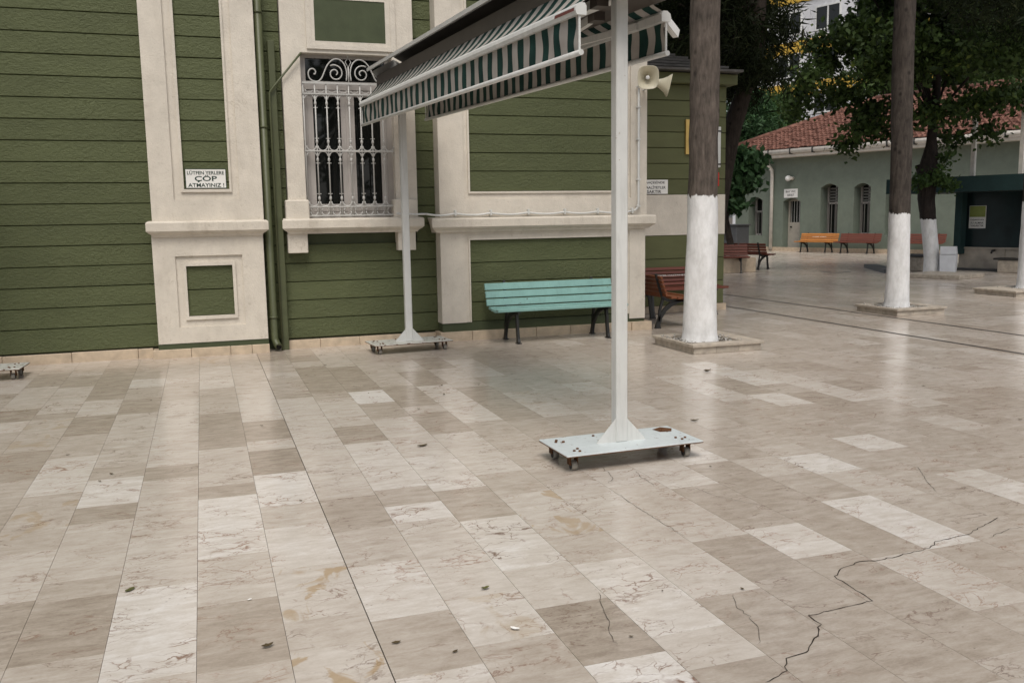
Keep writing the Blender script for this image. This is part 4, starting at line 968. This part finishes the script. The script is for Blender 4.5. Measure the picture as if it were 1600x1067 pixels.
for i in range(6):
    u = ub + i * 1.22; kbox(u + .01, u + 1.2, 0, zb, -.96, -.88 - .004 * (i % 2)).build('marble_panel', 'marble_slab', K)
    MB().tube([kp(u + .95, .52, -.86), kp(u + .95, .52, -.74), kp(u + .95, .46, -.70)], .028, 8).build('tap', 'dark_metal', K)
kbox(ub - .05, 7.5, zb + .002, zb + .05, -1.0, -.84).build('marble_cap', 'marble_slab', K)
kbox(ub, 7.5, -.01, .05, -.87, -.55).build('gutter_step', 'slate_grey', K)
for i, u in enumerate((.95, 2.25, 3.6)):
    t = kp(u + .55, 0, -.30); s_ = thing('stone_stool', ('grey stone stool in front of the marble tap wall nearest the white bin', 'grey stone stool in front of the marble tap wall by the right trunk', 'grey stone stool before the tap wall at the right edge')[i], 'stool', tuple(t), RZF, world=False)
    MB().cbox(-.26, .26, -.17, .17, 0, .32, .02).build('block', 'kerb_stone', s_); MB().cbox(-.36, .36, -.19, .19, .32, .37, .01).build('seat', 'dark_metal', s_)
us, zs_ = ku(1500, 340); w_ = ku(1513, 340)[0] - ku(1487, 340)[0]; h_ = ku(1500, 322)[1] - ku(1500, 358)[1]
o = one('notice_board', kbox(us - w_ / 2, us + w_ / 2, zs_ - h_ / 2, zs_ + h_ / 2, -.948, -.93), 'sign_white', tuple(kp(us, zs_, -.94)), 'green and white notice hung on the dark kiosk wall', 'notice'); OFF[o.name] = tuple(o.location)
kbox(us - w_ / 2 + .01, us + w_ / 2 - .01, zs_, zs_ + h_ / 2 - .01, -.931, -.926).build('green_field', 'poster_green', o)
for i, txt in enumerate(('DIŞARIDAN', 'SU ALMAK', 'YASAKTIR')): text_mesh('lettering', txt, w_ * .8, h_ * .085, 'ink_black', frame_M(kp(us, zs_ - h_ * (.13 + .13 * i), -.927), UU), o, .01)
pb = fl(1481, 429)
bn = thing('litter_bin', 'white litter bin with sloping hood next to the leaning trunk', 'bin', tuple(pb), RZF + .35, world=False)
MB().prism([(-.17, 0), (.17, 0), (.19, .50), (-.19, .50)], 1, -.16, .16).build('body', 'bin_white', bn)
MB().prism([(-.17, .51), (.17, .51), (.17, .54), (-.02, .70), (-.17, .70)], 0, -.18, .18).build('hood', 'bin_white', bn)
# steel frame above the kiosk and second sign
for px in (1511, 1587):
    u, z = ku(px, 240); kbox(u - .05, u + .05, zc1, zc1 + 2.0, -.4, -.3).build('vent_pole', 'gutter_white', K)

# ------------------------------------------------------------------ trees
def leaf_mesh(name, twigs, per, leaf, spread, mat, parent, seed, width=.55, droop=0.0, off=(0, 0, 0)):
    """small leaf blades scattered round twig ends; twigs is an (n,3) array"""
    g_ = np.random.default_rng(seed); n = len(twigs) * per
    C = np.repeat(twigs, per, 0) + g_.normal(0, 1, (n, 3)) * spread * np.array([1, 1, .7])
    a = g_.normal(0, 1, (n, 3)); a[:, 2] -= droop; a /= np.linalg.norm(a, axis=1, keepdims=True)
    b = g_.normal(0, 1, (n, 3)); b[:, 2] += .6; b -= a * (a * b).sum(1, keepdims=True); b /= np.linalg.norm(b, axis=1, keepdims=True)
    nrm = np.cross(a, b); L = leaf * g_.uniform(.6, 1.25, (n, 1))
    v = np.stack([C - a * L * .5, C + b * L * width * .5 - a * L * .05 + nrm * L * .08, C + a * L * .5, C - b * L * width * .5 - a * L * .05 + nrm * L * .08], 1).reshape(-1, 3) - np.array(off)
    me = bpy.data.meshes.new(name); me.vertices.add(n * 4); me.vertices.foreach_set('co', v.ravel()); me.loops.add(n * 4); me.loops.foreach_set('vertex_index', np.arange(n * 4)); me.polygons.add(n)
    me.polygons.foreach_set('loop_start', np.arange(0, n * 4, 4)); me.update(calc_edges=True)
    tw = np.repeat(g_.uniform(0, 1, len(twigs)), per) * .5 + g_.uniform(0, 1, n) * .5
    c = np.ones((n, 4, 4), np.float32); c[:, :, 0] = tw[:, None]; ca = me.color_attributes.new('leaf', 'FLOAT_COLOR', 'POINT'); ca.data.foreach_set('color', c.ravel())
    me.materials.append(MATS[mat]); o = bpy.data.objects.new(name, me); COL.objects.link(o); o.parent = parent; return o
def twigs_in(clumps, seed):
    g_ = np.random.default_rng(seed); out = []
    for (c, r, n) in clumps:
        d = g_.normal(0, 1, (n, 3)); d /= np.linalg.norm(d, axis=1, keepdims=True); k = g_.uniform(0, 1, (n, 1)) ** .45
        out.append(np.array(c) + d * k * np.array(r))
    return np.concatenate(out)
def trunk(parent, pts, radii, mat, seed=0, n=18, flare=1.0):
    """lumpy tapered trunk through pts"""
    g_ = random.Random(seed); P = []; Q = []
    for i in range(len(pts) - 1):
        for j in range(9): t = j / 9; P.append(Vector(pts[i]).lerp(Vector(pts[i + 1]), t)); Q.append(radii[i] + (radii[i + 1] - radii[i]) * t)
    P.append(Vector(pts[-1])); Q.append(radii[-1])
    P = [p + Vector((g_.uniform(-.006, .006), g_.uniform(-.006, .006), 0)) * (0.0 if k < 20 else 1.0) for k, p in enumerate(P)]
    m = MB().tube(P, Q, n)
    ph = [g_.uniform(0, 6.28) for _ in range(4)]; out = []
    for i, (x, y, z) in enumerate(m.v):
        k_ = min(i // n, len(P) - 1); c_ = P[k_]; a_ = 2 * math.pi * (i % n) / n
        f = 1 + .045 * math.sin(2 * a_ + ph[0] + z * .9) + .03 * math.sin(3 * a_ + ph[1] - z * 1.7) + .022 * math.sin(5 * a_ + ph[2] + z * 3.1) + .012 * math.sin(z * 2.3 + ph[3])
        out.append((c_.x + (x - c_.x) * f + g_.uniform(-.001, .001), c_.y + (y - c_.y) * f + g_.uniform(-.001, .001), z))
    m.v = out
    return m.build('trunk', mat, parent)
def tree(name, label, base, pts, radii, bark, clumps, leaf, per, spread, lmat, seed, width=.55, droop=0., limbs=True, group=None, nlimb=9, fine=None):
    t = thing(name, label, 'tree', base, group=group)
    trunk(t, pts, radii, bark, seed)
    tw = twigs_in(clumps, seed)
    if limbs:
        q = random.Random(seed); m = MB(); top = Vector(pts[-1]); sub = [Vector(pts[i]).lerp(Vector(pts[i + 1]), q.random()) for i in range(max(0, len(pts) - 3), len(pts) - 1) for _ in range(3)]
        for k in range(nlimb):
            c, r, n_ = clumps[k % len(clumps)]; e = Vector(c) + Vector((q.uniform(-.5, .5) * r[0], q.uniform(-.5, .5) * r[1], q.uniform(-.3, .4) * r[2])); s_ = q.choice(sub + [top]); mid = s_.lerp(e, .5) + Vector((q.uniform(-.2, .2), q.uniform(-.2, .2), .15))
            m.tube([s_, mid, e], [radii[-1] * .55, radii[-1] * .38, .012], 6)
        m.build('limbs', bark, t)
    cr = leaf_mesh('crown', tw, per, leaf, spread, lmat, t, seed + 1, width, droop, base); return t
def kerb_ring(base, x0, x1, y0, y1, h, label, open_=.34):
    t = thing('tree_kerb', label, 'tree kerb', ((x0 + x1) / 2, (y0 + y1) / 2, 0), group='stone kerbs round the trunks')
    cx, cy = base[0], base[1]; w = open_
    for a, b, c, d in ((x0, x1, y0, cy - w), (x0, x1, cy + w, y1), (x0, cx - w, cy - w, cy + w), (cx + w, x1, cy - w, cy + w)):
        MB().cbox(a, b, c, d, h - .035, h, .004).build('coping', 'kerb_stone', t)
    i_ = .025
    for a, b, c, d in ((x0 + i_, x1 - i_, y0 + i_, y0 + i_ + .05), (x0 + i_, x1 - i_, y1 - i_ - .05, y1 - i_), (x0 + i_, x0 + i_ + .05, y0 + .08, y1 - .08), (x1 - i_ - .05, x1 - i_, y0 + .08, y1 - .08)):
        n = 3
        for k in range(n):
            if b - a > d - c: MB().cbox(a + (b - a) * k / n + .001, a + (b - a) * (k + 1) / n - .001, c, d, 0, h - .036, .004).build('kerb_stone', 'kerb_stone', t)
            else: MB().cbox(a, b, c + (d - c) * k / n + .001, c + (d - c) * (k + 1) / n - .001, 0, h - .036, .004).build('kerb_stone', 'kerb_stone', t)
    q = random.Random(int(cx * 100)); m = MB()
    MB().box(cx - w - .01, cx + w + .01, cy - w - .01, cy + w + .01, 0, h - .028).build('soil', 'ground_bed', t)
    for k in range(170):
        x, y = cx + q.uniform(-w, w) * 1.1, cy + q.uniform(-w, w) * 1.1; r = q.uniform(.007, .018); z = h - .012 + q.uniform(-.01, .012) if abs(x - cx) < w and abs(y - cy) < w else h + r * .5
        vs = [(x + r * q.uniform(.7, 1.2), y, z), (x - r, y + r * .2, z), (x, y + r, z), (x, y - r * q.uniform(.6, 1.1), z), (x, y, z + r * .8), (x, y, z - r * .8)]
        m.add(vs, [(0, 2, 4), (2, 1, 4), (1, 3, 4), (3, 0, 4), (2, 0, 5), (1, 2, 5), (3, 1, 5), (0, 3, 5)])
    g2 = m.build('gravel', 'gravel_white', t); g2['kind'] = 'stuff'
def pine(label, bx_, by_, r0, lean, bark, seed, z0=6.2, h=11.5, spread=3.2, base_z=.07, nt=1000, group=None):
    pts = [(bx_, by_, base_z), (bx_ + lean * .02, by_, base_z + .10), (bx_ + lean * .05, by_, base_z + .45), (bx_ + lean * .35, by_, 2.2), (bx_ + lean * .75, by_, 4.6), (bx_ + lean, by_, 7.5), (bx_ + lean * 1.1, by_, h)]
    rad = [r0 * 1.24, r0 * 1.12, r0 * 1.05, r0 * .98, r0 * .92, r0 * .7, .05]
    q = random.Random(seed); cl = []
    for k in range(20):
        a = q.uniform(0, 6.28); d = q.uniform(.4, spread); z = q.uniform(z0, h); cl.append(((bx_ + lean + d * math.cos(a), by_ + d * math.sin(a), z), (q.uniform(.8, 1.4), q.uniform(.8, 1.4), q.uniform(.4, .8)), nt // 20))
    return tree('pine_tree', label, (bx_, by_, base_z), pts, rad, bark, cl, .20, 22, .16, 'needle_dark', seed, .16, .3, group=group)
pine('whitewashed tall trunk standing nearest, in front of the annex', 5.63, 9.50, .182, .02, 'pine_bark_tall', 11)
kerb_ring((5.63, 9.50), 5.24, 6.19, 9.0, 10.0, .115, 'square stone kerb with white gravel round the nearest trunk')
pine('whitewashed straight trunk right of centre in the open yard', 10.37, 11.52, .165, -.11, 'pine_bark_mid', 12, z0=5.6)
kerb_ring((10.37, 11.52), 9.95, 10.91, 11.04, 12.0, .115, 'square stone kerb with white gravel round the trunk in the yard')
b4 = fl(1600, 459)
pine('whitewashed trunk cut by the right edge of the picture', b4.x + .10, b4.y, .19, -.05, 'bark_right', 13, z0=4.9, spread=3.2)
kerb_ring((b4.x + .10, b4.y), b4.x - .75, b4.x + .6, b4.y - .5, b4.y + .5, .115, 'square stone kerb at the right edge of the picture')
# broadleaf with leaning whitewashed stem and low stub branches
b3 = fl(1456, 428); B3 = Vector((b3.x, b3.y, 0)); D3 = math.hypot(b3.x, b3.y)
def a3(px, py, dd=0.0): return at(px, py, D3 + dd)
cl = []
q = random.Random(31)
for k in range(48):
    px, py = q.uniform(1335, 1630), q.uniform(-90, 122)
    if px < 1330 and py < 30: continue
    cl.append((tuple(a3(px, py, q.uniform(-2.2, 2.2))), (q.uniform(.45, .85), q.uniform(.45, .85), q.uniform(.3, .55)), 34))
for px, py, r_ in ((1352, 172, .5), (1308, 148, .45), (1345, 198, .3), (1252, 147, .30), (1245, 167, .22), (1262, 118, .35), (1292, 100, .4), (1480, 178, .3), (1520, 165, .4), (1560, 150, .45), (1595, 145, .45), (1440, 180, .3), (1375, 205, .28), (1322, 225, .22), (1545, 205, .2), (1490, 218, .2), (1330, 60, .6), (1278, 72, .25)):
    cl.append((tuple(a3(px, py, q.uniform(-1, 1))), (r_, r_, r_ * .6), int(60 * r_)))
T3 = tree('broadleaf_tree', 'dark broadleaf tree with leaning whitewashed stem in front of the kiosk', tuple(B3),
          [tuple(B3), tuple(a3(1456, 405)), tuple(a3(1452, 360)), tuple(a3(1447, 310)), tuple(a3(1449, 270)), tuple(a3(1455, 225)), tuple(a3(1462, 160)), tuple(a3(1468, 60))], [.21, .19, .185, .21, .24, .115, .10, .07], 'bark_low', cl, .165, 17, .20, 'leaf_dark', 33, .6, .5, nlimb=26)
m = MB().tube([a3(1455, 275), a3(1462, 245), a3(1461, 225), a3(1458, 190)], [.09, .06, .055, .04], 7).tube([a3(1445, 290), a3(1437, 268), a3(1434, 258)], [.09, .08, .07], 7); m.build('stub_branch', 'bark_low', T3)
for i_, (px, py, dd, r_, n_) in enumerate(((1470, 275, -.3, (.5, .3, .25), 22), (1440, 285, -.3, (.3, .3, .2), 14), (1485, 290, -.2, (.25, .2, .15), 8), (1478, 250, 0, (.2, .2, .2), 8))):
    leaf_mesh('low_shoot', twigs_in([(tuple(a3(px, py, dd)), r_, n_)], 5 + i_), 12, .13, .10, 'leaf_mid', T3, 6 + i_, .6, .6, tuple(B3))['kind'] = 'stuff'
k3 = fl(1466, 436)
kt = thing('tree_kerb', 'low stone kerb under the leaning whitewashed trunk', 'tree kerb', tuple(k3), RZF, world=False, group='stone kerbs round the trunks')
MB().cbox(-.8, .5, .0, 1.2, 0, .10, .01).build('coping', 'kerb_stone', kt)
pt = thing('planter', 'grey stone planter behind the leaning whitewashed trunk', 'planter', tuple(fl(1430, 423)), RZF, world=False)
MB().cbox(-.32, .32, -.25, .25, 0, .38, .02).build('box', 'kerb_stone', pt); MB().cbox(-.36, .36, -.29, .29, .38, .44, .01).build('rim', 'slate_grey', pt)
# dark leaning conifer behind the annex
D5 = 21.0
def a5(px, py, dd=0.0): return at(px, py, D5 + dd)
b5 = a5(1102, 400); b5.z = 0
cl = []; q = random.Random(51)
for k in range(44):
    px, py = q.uniform(1000, 1150), q.uniform(-120, 85)
    cl.append((tuple(a5(px, py, q.uniform(-2.0, 2.5))), (q.uniform(.6, 1.1), q.uniform(.6, 1.1), q.uniform(.25, .5)), 26))
for px, py in ((1185, 60), (1195, 20), (1175, 95), (1165, 115), (1170, 40), (1060, 60), (1040, 90), (1025, 70), (1175, 120), (1160, 75), (1150, 150), (1165, 0), (1050, 110), (1150, 90), (1155, 120), (1140, 60), (1140, 100)):
    cl.append((tuple(a5(px, py, q.uniform(-1, 1))), (.5, .5, .26), 26))
for px, py in ((1205, 70), (1222, 92), (1232, 60), (1198, 108), (1215, 40), (1228, 20), (1208, 128)): cl.append((tuple(a5(px, py, 0)), (.30, .3, .14), 7))
tree('conifer_tree', 'dark leaning conifer rising behind the annex roof', tuple(b5),
     [tuple(b5), tuple(a5(1117, 330)), tuple(a5(1131, 255)), tuple(a5(1144, 200)), tuple(a5(1163, 140)), tuple(a5(1183, 80)), tuple(a5(1190, -60))], [.30, .27, .25, .22, .18, .16, .12], 'bark_dark', cl, .34, 16, .20, 'needle_dark', 52, .10, .7, nlimb=18)
# bushy shrub in front of the far building
sb = at(1150, 396, 27.0); sb.z = 0
def as_(px, py, dd=0.0): return at(px - 16, py + 4, 27.0 + dd)
cl = [(tuple(as_(px, py, 0)), (r_ * .85, r_ * .85, r_ * .65), int(70 * r_)) for px, py, r_ in ((1150, 250, .55), (1170, 245, .5), (1185, 260, .35), (1160, 280, .55), (1145, 300, .5), (1158, 315, .3), (1175, 275, .4), (1140, 270, .5), (1190, 245, .25), (1183, 285, .22))]
tree('leafy_tree', 'small glossy leaved tree between the annex and the far building', tuple(sb), [tuple(sb), tuple(as_(1150, 340)), tuple(as_(1152, 280)), tuple(as_(1158, 250))], [.10, .09, .07, .04], 'bark_dark', cl, .24, 15, .17, 'leaf_shrub', 61, .6, .7, nlimb=8)
# trees beyond the tiled roof
def back_tree(label, px, d, py_t, py_b, w, seed, lmat, leaf, kind='conifer_tree', n=34):
    b = at(px, 400, d); b.z = 0; q = random.Random(seed); cl = []
    for k in range(n):
        t = k / (n - 1); py = py_b + (py_t - py_b) * t; ww = w * (1 - t * .75); x = px + q.uniform(-ww, ww); cl.append((tuple(at(x, py, d + q.uniform(-1.5, 1.5))), (1.0, 1.0, .35), 16))
    tree(kind, label, tuple(b), [tuple(b), tuple(at(px, (py_t + py_b) / 2, d)), tuple(at(px, py_t, d))], [.3, .2, .06], 'bark_dark', cl, leaf, 18, .3, lmat, seed, .3, .3, nlimb=14)
back_tree('blue green conifer showing above the left end of the tiled roof', 1172, 50, 150, 235, 26, 71, 'leaf_shrub', .30)
back_tree('green conifer above the tiled roof in front of the pale apartments', 1215, 56, 158, 215, 26, 72, 'leaf_mid', .30)
back_tree('dense dark tree behind the tiled roof at the right', 1530, 50, -40, 150, 90, 73, 'leaf_dark', .34, 'broadleaf_tree', 60)
back_tree('dense dark tree behind the tiled roof right of centre', 1385, 52, -60, 150, 50, 74, 'leaf_dark', .34, 'broadleaf_tree', 44)
back_tree('very dark conifer behind the leaning conifer and annex roof', 1080, 40, -60, 150, 75, 75, 'needle_dark', .40, 'conifer_tree', 60)

# ------------------------------------------------------------------ apartment block beyond
AC = 66.0
Q0 = on(1190, 200, NV, AC); Q0.z = 0
AP = thing('apartment_block', 'tall white and ochre apartment block glimpsed through the trees', 'building', tuple(Q0))
def qp(u, z, d=0.0): return Q0 + UU * u + NW * d + Vector((0, 0, z))
def qu(px, py): p = on(px, py, NV, AC) - Q0; return p.dot(UU), p.z
def qbox(u0, u1, z0, z1, d0, d1): return MB().add([qp(u, z, d) for d in (d0, d1) for u, z in ((u0, z0), (u1, z0), (u1, z1), (u0, z1))], [(0, 1, 2, 3), (7, 6, 5, 4), (0, 4, 5, 1), (1, 5, 6, 2), (2, 6, 7, 3), (3, 7, 4, 0)])
qbox(-3, 30, 0, 30, -8, -.02).build('wall', 'apartment_white', AP)
fz = [qu(1240, y)[1] for y in (210, 150, 85, 5, -70)]
for i, z in enumerate(fz):
    qbox(-3.05, 30.05, z - .1, z + 1.0, -.05, .03).build('ochre_band', 'ochre_plaster', AP)
    for k in range(8):
        u = -2 + k * 3.6; w = part('window', AP)
        qbox(u, u + 2.1, z + 1.6, z + 3.3, -.10, .005).build('pane', 'window_glass', w)
        m = qbox(u - .1, u + 2.2, z + 3.3, z + 3.42, -.05, .06); 
        for a, b in ((u - .1, u), (u + 2.1, u + 2.2), (u + 1.0, u + 1.12)):
            r_ = qbox(a, b, z + 1.5, z + 3.42, -.05, .055); m.add(r_.v, r_.f)
        r_ = qbox(u - .1, u + 2.2, z + 1.5, z + 1.6, -.05, .05); m.add(r_.v, r_.f); m.build('frame', 'white_plastic', w)
        if k % 2 == 0:
            m = MB()
            for j in range(5): r_ = qbox(u - .2, u + 2.3, z + .55 + j * .2, z + .59 + j * .2, .5, .54); m.add(r_.v, r_.f)
            m.build('balcony_rail', 'slate_grey', w)
pr = at(1640, 150, 75); RB = thing('orange_building', 'pale orange building edge at the right above the tiled roof', 'building', (pr.x, pr.y, 0), RZF, world=False)
MB().box(-6, 8, 0, 8, 0, 13.2).build('wall', 'ochre_plaster', RB); MB().prism([(-7, 13.2), (9, 13.2), (9, 13.5), (1, 15.8), (-7, 13.5)], 1, -.8, 8.5).build('roof', 'roof_tile', RB)

# unseen trees added to shade the yard and darken the window reflections
for i, (x, y, s_) in enumerate(((-7, -5, 1.2), (-1.5, -7.5, 1.3), (4.4, -9.5, 1.2), (-6.7, 7.6, 1.2))):
    q = random.Random(90 + i); cl = []
    for k in range(16):
        a = q.uniform(0, 6.28); d = q.uniform(.3, 2.6) * s_; cl.append(((x + d * math.cos(a), y + d * math.sin(a), q.uniform(2.6 if i < 3 else 1.6, 8.5)), (1.3, 1.3, .8), 22 if i < 3 else 44))
    tree('broadleaf_tree', ('unseen tree added for shade behind the viewer at the far left', 'unseen tree added for shade straight behind the viewer', 'unseen tree added for the pane reflections behind the viewer to the right', 'unseen tree added to shade the wall left of the viewer')[i], (x, y, 0),
         [(x, y, 0), (x, y, 1.5), (x + .1, y, 4)], [.2, .17, .1], 'bark_dark', cl, .30, 14, .30, 'leaf_mid', 90 + i, .6, .3)

# ------------------------------------------------------------------ litter on the paving
def leaf_on(px, py, size, mat, label, rot, curl=.25, group=None, cat='leaf', name='fallen_leaf'):
    p = fl(px, py); m = MB(); q = random.Random(int(px * 7 + py)); n = 7; vs = []; curl *= .55
    for i in range(n):
        t = i / (n - 1); w = math.sin(math.pi * min(1, t * .95 + .03)) ** .8 * size * .26 * q.uniform(.8, 1.15); x = (t - .5) * size; zc_ = .004 + curl * size * (2 * t - 1) ** 2 * .4
        vs += [(x, -w, zc_ + w * curl), (x, 0, zc_), (x, w * q.uniform(.8, 1.1), zc_ + w * curl * q.uniform(.5, 1.6))]
    m.add(vs, [f for i in range(n - 1) for f in ((3 * i, 3 * i + 3, 3 * i + 4, 3 * i + 1), (3 * i + 1, 3 * i + 4, 3 * i + 5, 3 * i + 2))], True)
    o = bpy.data.objects.new(name, m.mesh(name, mat, fix=False)); COL.objects.link(o); o.location = (p.x, p.y, .0015); o.rotation_euler.z = rot; return tag(o, label, cat, group)
leaf_on(203, 922, .055, 'olive_leaf', 'flat olive leaf on the paving near the lower left', .9, .1)
leaf_on(418, 1011, .05, 'dry_leaf', 'crumpled brown leaf on a dark slab at lower left', .4, .8)
leaf_on(758, 921, .042, 'olive_leaf', 'curled olive leaf on a pale slab in the foreground', .2, .9)
leaf_on(619, 1005, .038, 'dry_leaf', 'round dried blot of leaf in the foreground, left of a smaller one', .1, .3)
leaf_on(711, 1019, .028, 'dry_leaf', 'small dried blot of leaf in the foreground, right of a larger one', .5, .3)
leaf_on(1085, 658, .075, 'dry_leaf', 'dark twisted leaf just behind the near base plate', -.15, .6)
leaf_on(1105, 581, .10, 'dry_leaf', 'pale edged dry leaf in front of the nearest tree kerb', .1, .9)
leaf_on(660, 697, .085, 'dry_leaf', 'long dry leaf on pale paving left of the near base plate', .35, .3)
GL = [(156, 753), (174, 741), (236, 626), (654, 640), (690, 603), (748, 602), (694, 617), (576, 615), (508, 571), (409, 666), (1035, 924), (1160, 921), (986, 996), (1217, 610), (1339, 567), (1443, 604), (1594, 656), (1335, 497), (1110, 730), (868, 624), (106, 712), (470, 783), (1278, 503), (1457, 474)]
for i, (px, py) in enumerate(GL):
    d = fl(px, py).length; leaf_on(px, py, min(.05, .006 + .0038 * d) * rnd.uniform(.6, 1.2), 'dry_leaf', 'tiny dark scrap of dry leaf lying on the paving', rnd.uniform(0, 6), rnd.uniform(.2, .9), 'tiny scraps of leaf scattered on the paving')
leaf_on(390, 938, .022, 'sign_white', 'scrap of shiny white paper on the paving at lower left', .6, .5, cat='paper', name='paper_scrap')
leaf_on(805, 984, .04, 'sign_white', 'crumpled cigarette paper on a pale foreground slab', -.7, .7, cat='paper', name='paper_scrap')
